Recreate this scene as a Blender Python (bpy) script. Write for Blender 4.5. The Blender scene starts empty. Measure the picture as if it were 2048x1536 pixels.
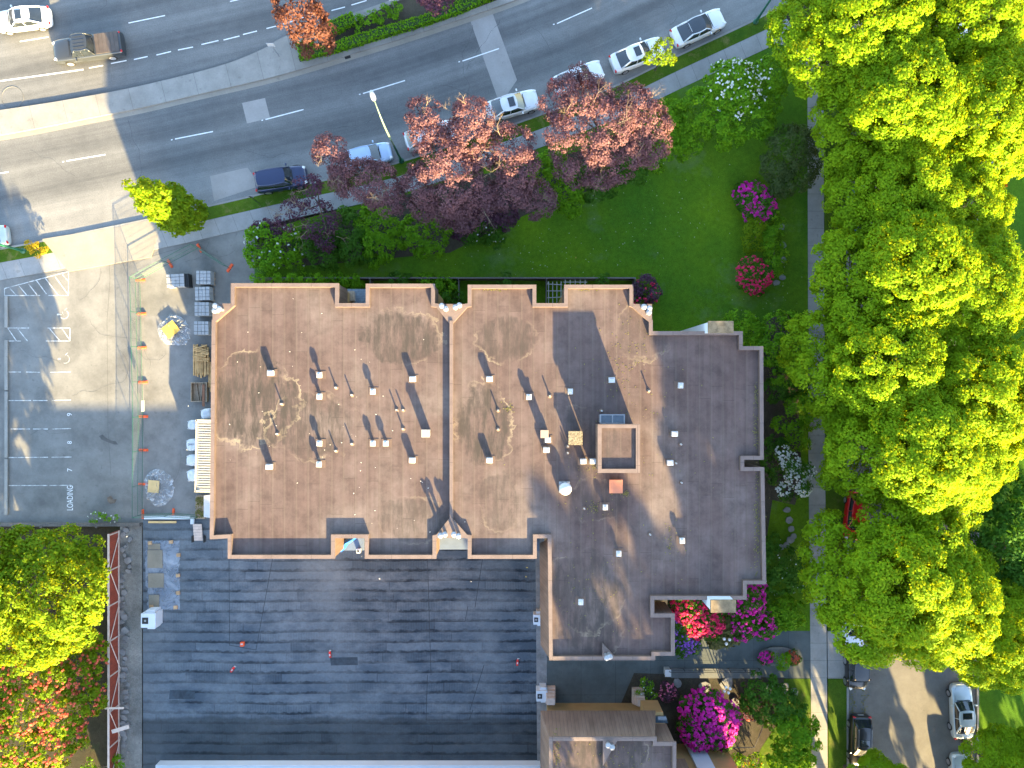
import bpy, math, random
import numpy as np
R = math.radians
random.seed(7); RNG = np.random.default_rng(11)
scene = bpy.context.scene
COL = scene.collection

# ---------------------------------------------------------------- camera, sky, sun, exposure
F_PX, CAM_H = 1472.0, 64.0
cam_d = bpy.data.cameras.new("camera"); cam = bpy.data.objects.new("camera", cam_d); COL.objects.link(cam)
cam.location = (0, 0, CAM_H); cam.rotation_euler = (0, 0, 0)
cam_d.sensor_fit = 'HORIZONTAL'; cam_d.angle = 2*math.atan(1024/F_PX); cam_d.clip_start = 0.5; cam_d.clip_end = 2000
scene.camera = cam
SUN_EL, SUN_OFF = 15.0, 20.3           # elevation; shadows fall 20.3 deg left of image-up
dx, dy = math.sin(R(SUN_OFF)), -math.cos(R(SUN_OFF))   # horizontal direction towards the sun
world = bpy.data.worlds.new("World"); scene.world = world; world.use_nodes = True
wn = world.node_tree.nodes; wl = world.node_tree.links
bg = wn['Background']; bg.inputs[1].default_value = 0.115
sky = wn.new('ShaderNodeTexSky'); sky.sky_type = 'NISHITA'; sky.sun_disc = False
sky.sun_elevation = R(SUN_EL); sky.sun_rotation = math.atan2(dx, dy); sky.altitude = 50
wl.new(sky.outputs[0], bg.inputs[0])
sun_d = bpy.data.lights.new("sun", 'SUN'); sun = bpy.data.objects.new("sun", sun_d); COL.objects.link(sun)
sun_d.energy = 5.0; sun_d.angle = R(0.6); sun_d.color = (1.0, 0.745, 0.345)
sun.rotation_euler = (R(90-SUN_EL), 0, math.atan2(dx, -dy))
sun.location = (30*dx, 30*dy, 60)
vs = scene.view_settings; vs.view_transform = 'Standard'; vs.look = 'None'; vs.exposure = 3.2; vs.gamma = 1; vs.use_curve_mapping = False
scene.display_settings.display_device = 'sRGB'
try:
    scene.cycles.max_bounces = 6; scene.cycles.transparent_max_bounces = 6
except Exception: pass

# ---------------------------------------------------------------- helpers
def P(px, py, z=0.0):
    d = (CAM_H - z)/F_PX
    return ((px-1024)*d, (768-py)*d, z)
def pp(pts, z=0.0): return [P(x, y, z) for x, y in pts]

class MB:
    """collects faces; build() links them as one mesh object"""
    def __init__(s): s.v = []; s.f = []; s.m = []
    def add(s, vs, fs, mi=0):
        o = len(s.v); s.v += [tuple(p) for p in vs]
        for f in fs: s.f.append([i+o for i in f]); s.m.append(mi)
    def quad(s, a, b, c, d, mi=0): s.add([a, b, c, d], [(0, 1, 2, 3)], mi)
    def box(s, c, d, rz=0, mi=0, taper=1.0):
        x, y, z = d[0]/2, d[1]/2, d[2]/2; ca, sa = math.cos(rz), math.sin(rz); vs = []
        for k in (-1, 1):
            t = taper if k > 0 else 1
            for ix, iy in ((-1, -1), (1, -1), (1, 1), (-1, 1)):
                X, Y = ix*x*t, iy*y*t
                vs.append((c[0]+X*ca-Y*sa, c[1]+X*sa+Y*ca, c[2]+k*z))
        s.add(vs, [(3, 2, 1, 0), (4, 5, 6, 7), (0, 1, 5, 4), (1, 2, 6, 5), (2, 3, 7, 6), (3, 0, 4, 7)], mi)
    def prism(s, poly, z0, z1, mi=0, bottom=False):
        poly = [(p[0], p[1]) for p in poly]
        if area(poly) < 0: poly = poly[::-1]
        n = len(poly)
        s.add([(x, y, z1) for x, y in poly], [tuple(range(n))], mi)
        if z1 != z0:
            vs = [(x, y, z0) for x, y in poly]+[(x, y, z1) for x, y in poly]
            s.add(vs, [(i, (i+1) % n, n+(i+1) % n, n+i) for i in range(n)], mi)
            if bottom: s.add([(x, y, z0) for x, y in poly], [tuple(range(n))[::-1]], mi)
    def tube(s, pts, rad, n=6, mi=0, cap=True):
        pts = [np.array(p, float) for p in pts]
        if not hasattr(rad, '__len__'): rad = [rad]*len(pts)
        vs = []; m = len(pts)
        for i, p in enumerate(pts):
            t = pts[min(i+1, m-1)]-pts[max(i-1, 0)]; t = t/(np.linalg.norm(t)+1e-9)
            a = np.array((0, 0, 1.)) if abs(t[2]) < .9 else np.array((1., 0, 0))
            u = np.cross(t, a); u /= np.linalg.norm(u)+1e-9; w = np.cross(t, u)
            for k in range(n):
                g = 2*math.pi*k/n
                vs.append(tuple(p+rad[i]*(math.cos(g)*u+math.sin(g)*w)))
        fs = []
        for i in range(m-1):
            for k in range(n): fs.append((i*n+k, i*n+(k+1) % n, (i+1)*n+(k+1) % n, (i+1)*n+k))
        if cap: fs += [tuple(range(n))[::-1], tuple(range((m-1)*n, m*n))]
        s.add(vs, fs, mi)
    def lathe(s, prof, c=(0, 0, 0), n=14, mi=0):
        vs = []; m = len(prof)
        for r, z in prof:
            for k in range(n):
                g = 2*math.pi*k/n; vs.append((c[0]+r*math.cos(g), c[1]+r*math.sin(g), c[2]+z))
        fs = [(i*n+k, i*n+(k+1) % n, (i+1)*n+(k+1) % n, (i+1)*n+k) for i in range(m-1) for k in range(n)]
        fs += [tuple(range(n))[::-1], tuple(range((m-1)*n, m*n))]
        s.add(vs, fs, mi)
    def weld(s):
        idx = {}; mp = []; nv = []
        for p in s.v:
            k = tuple(round(c, 4) for c in p)
            if k not in idx: idx[k] = len(nv); nv.append(p)
            mp.append(idx[k])
        s.v = nv; s.f = [[mp[i] for i in f] for f in s.f]
    def build(s, name, mats, parent=None, smooth=False, loc=None, rz=0, bevel=0, sub=0, uv=None):
        me = bpy.data.meshes.new(name); me.from_pydata(s.v, [], s.f)
        if not isinstance(mats, (list, tuple)): mats = [mats]
        for m in mats: me.materials.append(m)
        if len(mats) > 1: me.polygons.foreach_set('material_index', s.m)
        if smooth: me.polygons.foreach_set('use_smooth', [True]*len(me.polygons))
        if uv is not None:
            l = me.uv_layers.new(name='UVMap')
            vi = np.empty(len(me.loops), np.int32); me.loops.foreach_get('vertex_index', vi)
            l.data.foreach_set('uv', np.asarray(uv, np.float32)[vi].ravel())
        me.update()
        o = bpy.data.objects.new(name, me); COL.objects.link(o)
        if parent is not None: o.parent = parent
        if loc is not None: o.location = loc
        o.rotation_euler.z = rz
        if bevel:
            b = o.modifiers.new('bevel', 'BEVEL'); b.width = bevel; b.segments = 2; b.limit_method = 'ANGLE'
        if sub:
            b = o.modifiers.new('sub', 'SUBSURF'); b.levels = sub; b.render_levels = sub
        return o
def area(p): return sum(p[i][0]*p[(i+1) % len(p)][1]-p[(i+1) % len(p)][0]*p[i][1] for i in range(len(p)))/2
def offset(poly, d):
    """inward offset of a closed polygon by d metres (mitred)"""
    poly = [(p[0], p[1]) for p in poly]
    if area(poly) < 0: poly = poly[::-1]
    out = []; n = len(poly)
    for i in range(n):
        a, b, c = map(np.array, (poly[i-1], poly[i], poly[(i+1) % n]))
        e1 = (b-a)/np.linalg.norm(b-a); e2 = (c-b)/np.linalg.norm(c-b)
        n1 = np.array((-e1[1], e1[0])); n2 = np.array((-e2[1], e2[0]))
        m = n1+n2; k = max(1+n1@n2, .25)
        out.append(tuple(b+d*m/k))
    return out
def tag(o, label, cat, group=None, kind=None):
    if label: o['label'] = label
    if cat: o['category'] = cat
    if group: o['group'] = group
    if kind: o['kind'] = kind
    return o
def thing(name, label, cat, loc=(0, 0, 0), rz=0, group=None):
    o = bpy.data.objects.new(name, None); COL.objects.link(o); o.empty_display_size = .3
    o.location = loc; o.rotation_euler.z = rz
    return tag(o, label, cat, group)
def dup(root, label, loc, rz=0, scale=None, group=None):
    r = root.copy(); COL.objects.link(r); r.location = loc; r.rotation_euler.z = rz
    if scale: r.scale = (scale,)*3
    if label: r['label'] = label
    if group: r['group'] = group
    for ch in list(root.children):
        c = ch.copy(); COL.objects.link(c); c.parent = r
        for g in list(ch.children):
            d = g.copy(); COL.objects.link(d); d.parent = c
    return r
def catmull(pts, k=8):
    pts = [np.array(p, float) for p in pts]; out = []
    for i in range(len(pts)-1):
        p0, p1, p2, p3 = pts[max(i-1, 0)], pts[i], pts[i+1], pts[min(i+2, len(pts)-1)]
        for j in range(k):
            t = j/k
            out.append(.5*((2*p1)+(-p0+p2)*t+(2*p0-5*p1+4*p2-p3)*t*t+(-p0+3*p1-3*p2+p3)*t**3))
    out.append(pts[-1]); return out

# ---------------------------------------------------------------- materials
class NT:
    def __init__(s, name):
        s.m = bpy.data.materials.new(name); s.m.use_nodes = True
        s.t = s.m.node_tree; s.b = s.t.nodes['Principled BSDF']; s.out = s.t.nodes['Material Output']
        s.geo = None
    def n(s, typ, ins=None, **kw):
        d = s.t.nodes.new('ShaderNode'+typ)
        for k, v in kw.items(): setattr(d, k, v)
        for k, v in (ins or {}).items(): s.set(d.inputs[k], v)
        return d
    def set(s, sock, v):
        if isinstance(v, bpy.types.NodeSocket): s.t.links.new(v, sock)
        elif isinstance(v, bpy.types.Node): s.t.links.new(v.outputs[0], sock)
        elif isinstance(v, (tuple, list)) and len(v) == 3 and sock.type == 'RGBA': sock.default_value = (*v, 1)
        else: sock.default_value = v
    def pos(s):
        if not s.geo: s.geo = s.n('NewGeometry')
        return s.geo.outputs['Position']
    def rnd(s):
        s.pos(); return s.geo.outputs['Random Per Island']
    def math(s, op, a, b=0.0, c=None, clamp=False):
        d = s.n('Math', {0: a, 1: b}, operation=op, use_clamp=clamp)
        if c is not None: s.set(d.inputs[2], c)
        return d.outputs[0]
    def noise(s, scale, vec=None, detail=4, rough=.55, dist=0):
        return s.n('TexNoise', {'Vector': vec or s.pos(), 'Scale': scale, 'Detail': detail, 'Roughness': rough, 'Distortion': dist}).outputs['Fac']
    def mapv(s, vec=None, loc=(0, 0, 0), rot=(0, 0, 0), sc=(1, 1, 1)):
        return s.n('Mapping', {'Vector': vec or s.pos(), 'Location': loc, 'Rotation': rot, 'Scale': sc}).outputs[0]
    def ramp(s, f, stops, interp='LINEAR'):
        r = s.n('ValToRGB', {0: f}); r.color_ramp.interpolation = interp; e = r.color_ramp.elements
        for i, (p, c) in enumerate(stops):
            if i >= len(e): e.new(p)
            e[i].position = p
            e[i].color = (*c, 1) if hasattr(c, '__len__') else (c, c, c, 1)
        return r.outputs[0]
    def mix(s, f, a, b, mode='MIX'):
        d = s.n('MixRGB', {0: f, 1: a, 2: b}, blend_type=mode); return d.outputs[0]
    def smooth(s, x, lo, hi):
        return s.n('MapRange', {0: x, 1: lo, 2: hi, 3: 0.0, 4: 1.0}, interpolation_type='SMOOTHSTEP').outputs[0]
    def bump(s, h, st=.3, dist=.02):
        b = s.n('Bump', {'Height': h, 'Strength': st, 'Distance': dist}); s.set(s.b.inputs['Normal'], b.outputs[0])
    def done(s, col=None, rough=None, metal=None, spec=None):
        if col is not None: s.set(s.b.inputs['Base Color'], col)
        if rough is not None: s.set(s.b.inputs['Roughness'], rough)
        if metal is not None: s.set(s.b.inputs['Metallic'], metal)
        if spec is not None: s.set(s.b.inputs['Specular IOR Level'], spec)
        return s.m
def sc(c, k): return tuple(min(1, x*k) for x in c)
def simple(name, c, rough=.6, var=.18, scale=3.0, metal=0, bump=0, spec=.4):
    m = NT(name); f = m.noise(scale, detail=6)
    col = m.ramp(f, [(.3, sc(c, 1-var)), (.7, sc(c, 1+var))])
    if bump: m.bump(m.noise(scale*6, detail=4), bump)
    return m.done(col, rough, metal, spec)
def paint(name, c, metal=0.0, rough=.28):
    m = NT(name); f = m.noise(1.6, detail=5)
    m.b.inputs['Coat Weight'].default_value = .6; m.b.inputs['Coat Roughness'].default_value = .05
    return m.done(m.ramp(f, [(.3, sc(c, .93)), (.7, sc(c, 1.03))]), rough, metal)
def leaf(name, dark, light, trans, tw=.35, rough=.65):
    """leaf: reflectance varies leaf by leaf, part of the light passes through"""
    m = NT(name)
    big = m.noise(.45, detail=2)
    f = m.math('ADD', m.math('MULTIPLY', m.rnd(), .65), m.math('MULTIPLY', big, .45))
    col = m.ramp(f, [(.15, dark), (.85, light)])
    m.set(m.b.inputs['Base Color'], col); m.b.inputs['Roughness'].default_value = rough
    m.b.inputs['Specular IOR Level'].default_value = .12
    tr = m.n('BsdfTranslucent', {'Color': trans}); mx = m.n('MixShader', {0: tw, 1: m.b.outputs[0], 2: tr.outputs[0]})
    m.t.links.new(mx.outputs[0], m.out.inputs['Surface'])
    return m.m

def asphalt_road():
    m = NT('road_asphalt'); uv = m.n('UVMap').outputs[0]
    sep = m.n('SeparateXYZ', {0: uv}); v = sep.outputs[1]
    streak = m.noise(1.0, m.mapv(uv, sc=(.035, 1.1, 1)), detail=5, rough=.6)
    ph = m.math('MULTIPLY', m.math('SUBTRACT', v, 4.4), 2*math.pi/3.45)
    band = m.math('MULTIPLY_ADD', m.math('COSINE', ph), .5, .5)
    park = m.smooth(v, 3.0, 2.2)
    f = m.math('ADD', m.math('MULTIPLY', streak, .7), m.math('MULTIPLY', m.math('MULTIPLY', band, m.math('SUBTRACT', 1.0, park)), -.22))
    f = m.math('ADD', f, m.math('MULTIPLY', park, .16))
    f = m.math('ADD', f, m.math('MULTIPLY', m.noise(.25, detail=3), .25))
    col = m.ramp(f, [(.2, (.108, .110, .110)), (.75, (.245, .245, .238))])
    grain = m.noise(9, detail=3, rough=.8)
    col = m.mix(.7, col, m.ramp(grain, [(.35, .65), (.65, 1.0)]), 'MULTIPLY')
    col = m.mix(.6, col, m.ramp(m.noise(1.3, detail=6), [(.3, .8), (.6, 1.0)]), 'MULTIPLY')
    m.bump(grain, .25, .02)
    return m.done(col, .85, spec=.25)
def concrete(name, c, seams=None, stain=.25, scale=.6, rot=0):
    m = NT(name); f = m.noise(scale, detail=8, rough=.65)
    col = m.ramp(f, [(.3, sc(c, 1-stain)), (.68, sc(c, 1+stain*.6))])
    col = m.mix(.5, col, m.ramp(m.noise(7, detail=4, rough=.8), [(.3, .75), (.65, 1.0)]), 'MULTIPLY')
    spots = m.noise(2.2, detail=2); col = m.mix(m.ramp(spots, [(.66, 0.0), (.74, .35)]), col, sc(c, .45))
    if seams:
        b = m.n('TexBrick', {'Vector': m.mapv(rot=(0, 0, rot)), 'Scale': 1.0, 'Mortar Size': .012, 'Brick Width': seams[0], 'Row Height': seams[1], 'Color1': (1, 1, 1), 'Color2': (.88, .88, .88), 'Mortar': (.35, .35, .35)})
        b.offset = 0; col = m.mix(.9, col, b.outputs[0], 'MULTIPLY')
    m.bump(m.noise(12, detail=4), .2, .02)
    return m.done(col, .85, spec=.25)
def strips(m, along, across, width, length, seam, wob=None):
    """rolled felt laid in strips: returns (per-piece random, distance into strip, joint mask)"""
    a = m.math('DIVIDE', across if wob is None else m.math('ADD', across, wob), width)
    row = m.math('FLOOR', a); fr = m.math('FRACT', a)
    r1 = m.n('TexWhiteNoise', {'W': row}, noise_dimensions='1D').outputs['Value']
    b_ = m.math('ADD', m.math('DIVIDE', along, length), m.math('MULTIPLY', r1, 7.3))
    pc = m.math('FLOOR', b_); pf = m.math('FRACT', b_)
    v = m.n('CombineXYZ', {0: row, 1: pc}).outputs[0]
    r2 = m.n('TexWhiteNoise', {'Vector': v}, noise_dimensions='2D').outputs['Value']
    joint = m.math('LESS_THAN', pf, seam/length)
    return r2, fr, joint
def roof_mat():
    m = NT('roof_felt'); p = m.pos()
    sp = m.n('SeparateXYZ', {0: p})
    r2, fr, joint = strips(m, sp.outputs[1], sp.outputs[0], .87, 7.1, .035, m.math('MULTIPLY_ADD', m.noise(.8, detail=2), .05, .2))
    seam = m.math('MAXIMUM', m.math('LESS_THAN', fr, .028), joint)
    big = m.noise(.16, detail=6, rough=.6)
    base = m.ramp(big, [(.32, (.094, .065, .060)), (.5, (.110, .081, .075)), (.66, (.148, .120, .110))])
    streak = m.noise(1.0, m.mapv(sc=(3.0, .12, 1)), detail=4)
    base = m.mix(.55, base, m.ramp(streak, [(.3, .66), (.6, 1.0)]), 'MULTIPLY')
    mot = m.noise(.7, detail=8, rough=.75); base = m.mix(.8, base, m.ramp(mot, [(.36, .66), (.5, .95), (.62, 1.15)]), 'MULTIPLY')
    col = m.mix(1.0, base, m.ramp(r2, [(0, (.88, .86, .85)), (1, (1.0, 1.0, 1.0))]), 'MULTIPLY')
    col = m.mix(m.math('MULTIPLY', seam, .55), col, (.045, .034, .030))
    col = m.mix(m.math('MULTIPLY', m.smooth(fr, .22, .03), .16), col, (.17, .14, .11))
    # dried ponds: pale tide-marks and dirty insides, each with its own irregular outline
    wob = m.math('MULTIPLY_ADD', m.noise(.55, detail=5, rough=.6), 1.1, -.55)
    wob2 = m.math('MULTIPLY_ADD', m.noise(2.6, detail=3), .5, -.25)
    grid = m.noise(1.0, m.mapv(sc=(2.3, .5, 1)), detail=5, rough=.7)
    for (px, py, rx, ry, k) in [(800, 672, 82, 58, 1), (500, 800, 95, 95, 1.1), (625, 850, 95, 70, .8), (1010, 680, 60, 50, .8), (965, 850, 60, 85, 1), (1000, 1000, 45, 60, .6), (1170, 880, 55, 70, .5), (1195, 1000, 60, 40, .6), (830, 1040, 80, 50, .6), (1290, 660, 60, 60, .5), (1175, 1180, 80, 80, .7), (1180, 1260, 70, 60, .7), (1210, 1505, 90, 60, .9)]:
        X, Y, _ = P(px, py, 10); a, c_ = rx*54/F_PX, ry*54/F_PX
        ux = m.math('DIVIDE', m.math('SUBTRACT', sp.outputs[0], X), a); uy = m.math('DIVIDE', m.math('SUBTRACT', sp.outputs[1], Y), c_)
        d = m.math('SQRT', m.math('ADD', m.math('MULTIPLY', ux, ux), m.math('MULTIPLY', uy, uy)))
        d = m.math('ADD', m.math('ADD', d, wob), m.math('MULTIPLY', wob2, .5))
        inside = m.smooth(d, 1.0, .8)
        dirt = m.math('MULTIPLY', inside, m.ramp(grid, [(.40, .10*k), (.60, .92*k)]))
        col = m.mix(dirt, col, (.042, .036, .032))
        ring = m.math('MULTIPLY', m.smooth(d, .90, 1.0), m.smooth(d, 1.02, 1.0))
        ring = m.math('MULTIPLY', ring, m.ramp(m.noise(.28, m.mapv(loc=(px*.37, py*.11, 0)), detail=4), [(.46, .0), (.64, .6*k)]))
        col = m.mix(ring, col, (.30, .25, .17))
    col = m.mix(m.ramp(m.noise(4, detail=5, rough=.8), [(.6, 0.0), (.75, .4)]), col, (.052, .042, .036))
    m.bump(m.math('ADD', m.noise(14, detail=3), seam), .25, .02)
    return m.done(col, .9, spec=.2)
def deck_mat():
    m = NT('deck_felt'); p = m.pos()
    sp = m.n('SeparateXYZ', {0: p})
    wv = m.math('MULTIPLY_ADD', m.noise(1.3, detail=5, rough=.65), .22, m.math('MULTIPLY', m.noise(.12, detail=2), .5))
    r2, fr, joint = strips(m, sp.outputs[0], sp.outputs[1], .885, 8.3, .07, wv)
    col = m.ramp(r2, [(0, (.050, .070, .094)), (.5, (.068, .092, .120)), (1, (.096, .122, .150))])
    ribs = m.n('TexWave', {'Vector': p, 'Scale': 2.2, 'Distortion': .8, 'Detail': 2}, wave_type='BANDS', bands_direction='X').outputs['Fac']
    rib = m.math('MULTIPLY', m.math('GREATER_THAN', m.math('FRACT', m.math('MULTIPLY', r2, 7.0)), .62), .5)
    col = m.mix(rib, col, m.ramp(ribs, [(.2, .5), (.8, 1.0)]), 'MULTIPLY')
    lap = m.math('ADD', fr, m.math('MULTIPLY_ADD', m.noise(2.6, detail=5, rough=.7), .42, -.21))
    col = m.mix(m.math('MULTIPLY', m.smooth(lap, .34, .16), .96), col, (.009, .016, .025))
    col = m.mix(m.math('MULTIPLY', joint, .7), col, (.020, .027, .040))
    worn = m.noise(.35, m.mapv(rot=(0, 0, .3), sc=(.7, 1.3, 1)), detail=7, rough=.7)
    col = m.mix(m.ramp(worn, [(.44, 0.0), (.70, .7)]), col, (.20, .225, .25))
    band = m.noise(.09, m.mapv(rot=(0, 0, -.35), sc=(1.6, .5, 1)), detail=4); col = m.mix(m.ramp(band, [(.45, 0.0), (.62, .45)]), col, (.16, .185, .205))
    scr = m.noise(1.0, m.mapv(rot=(0, 0, -.5), sc=(.5, 5, 1)), detail=6, rough=.75, dist=1.5)
    col = m.mix(m.ramp(scr, [(.62, 0.0), (.72, .35)]), col, (.22, .225, .24))
    col = m.mix(.6, col, m.ramp(m.noise(6, detail=5, rough=.8), [(.3, .6), (.65, 1.0)]), 'MULTIPLY')
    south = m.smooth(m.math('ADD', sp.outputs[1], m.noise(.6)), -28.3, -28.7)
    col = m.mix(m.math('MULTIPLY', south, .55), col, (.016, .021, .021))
    m.bump(lap, .4, .03)
    return m.done(col, .75, spec=.3)
def grass_mat(name, a, b_, patch=(.10, .085, .03), pk=.3, scale=1.0):
    m = NT(name); f = m.noise(.35*scale, detail=6, rough=.6)
    col = m.ramp(f, [(.3, a), (.7, b_)])
    blade = m.noise(16, m.mapv(sc=(1, 1, 1)), detail=4, rough=.8)
    col = m.mix(.85, col, m.ramp(blade, [(.3, .45), (.68, 1.15)]), 'MULTIPLY')
    tuft = m.noise(3.0, detail=5, rough=.7); col = m.mix(.6, col, m.ramp(tuft, [(.3, .6), (.65, 1.1)]), 'MULTIPLY')
    pt = m.noise(.8*scale, m.mapv(loc=(7, 3, 1)), detail=6, rough=.7); col = m.mix(m.ramp(pt, [(.55, 0.0), (.72, pk)]), col, patch)
    m.bump(blade, .6, .05)
    return m.done(col, .95, spec=.1)
def siding_mat():
    m = NT('brown_siding'); p = m.pos()
    w = m.math('FRACT', m.math('MULTIPLY', m.n('SeparateXYZ', {0: m.mapv(rot=(0, 0, 0))}).outputs[0], 3.6))
    w2 = m.math('FRACT', m.math('MULTIPLY', m.n('SeparateXYZ', {0: p}).outputs[1], 3.6))
    nrm = m.n('SeparateXYZ', {0: m.geo.outputs['Normal']}); ax = m.math('ABSOLUTE', nrm.outputs[0])
    pick = m.math('GREATER_THAN', ax, .6)
    g = m.mix(pick, w, w2)
    line = m.ramp(g, [(.02, .35), (.12, 1.0), (.9, .92)])
    f = m.noise(.8, m.mapv(sc=(2, 2, .4)), detail=5)
    col = m.mix(.9, m.ramp(f, [(.3, (.115, .072, .050)), (.7, (.19, .125, .09))]), line, 'MULTIPLY')
    return m.done(col, .8)
def planks_mat(name, c, w=.14, axis=0):
    m = NT(name); s_ = m.n('SeparateXYZ', {0: m.pos()}).outputs[axis]
    g = m.math('FRACT', m.math('DIVIDE', s_, w)); f = m.noise(1.2, m.mapv(sc=(4, 4, 1)), detail=5)
    col = m.mix(.9, m.ramp(f, [(.3, sc(c, .75)), (.7, sc(c, 1.15))]), m.ramp(g, [(.03, .4), (.1, 1.0)]), 'MULTIPLY')
    return m.done(col, .8)
def hood_glass(name, c=(.012, .016, .02)):
    m = NT(name); m.b.inputs['Coat Weight'].default_value = 1; m.b.inputs['Coat Roughness'].default_value = .02
    return m.done(m.ramp(m.noise(2, detail=3), [(.3, c), (.7, sc(c, 1.8))]), .06, spec=.7)
def plastic_mat():
    m = NT('plastic_sheet'); f = m.noise(1.6, detail=8, rough=.7, dist=1.2)
    m.b.inputs['Alpha'].default_value = .6; m.set(m.b.inputs['Alpha'], m.ramp(f, [(.42, .18), (.66, .6)]))
    m.bump(f, .9, .12)
    return m.done(m.ramp(f, [(.3, (.45, .48, .52)), (.65, (.75, .78, .82))]), .22, spec=.6)

def film_mat():
    m = NT('pale_film'); f = m.noise(.9, detail=8, rough=.7, dist=.8)
    m.set(m.b.inputs['Alpha'], m.ramp(f, [(.35, .38), (.65, .72)])); m.bump(f, .5, .05)
    return m.done(m.ramp(f, [(.3, (.20, .25, .33)), (.68, (.38, .43, .50))]), .4, spec=.3)
def coping():
    m = NT('parapet_flashing'); sp = m.n('SeparateXYZ', {0: m.pos()})
    j = m.math('MAXIMUM', m.math('LESS_THAN', m.math('FRACT', m.math('DIVIDE', sp.outputs[0], 2.93)), .013), m.math('LESS_THAN', m.math('FRACT', m.math('DIVIDE', sp.outputs[1], 2.87)), .013))
    col = m.ramp(m.noise(1.1, detail=7, rough=.7), [(.3, (.115, .086, .077)), (.7, (.165, .124, .110))])
    col = m.mix(m.ramp(m.noise(5, detail=4), [(.6, 0.0), (.75, .35)]), col, (.075, .055, .048))
    return m.done(m.mix(m.math('MULTIPLY', j, .6), col, (.05, .036, .032)), .55, spec=.3)
def worn_paint():
    m = NT('worn_paint'); f = m.noise(2.4, detail=8, rough=.75)
    return m.done(m.ramp(f, [(.40, (.24, .238, .225)), (.58, (.58, .58, .56))]), .85, spec=.2)
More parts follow.
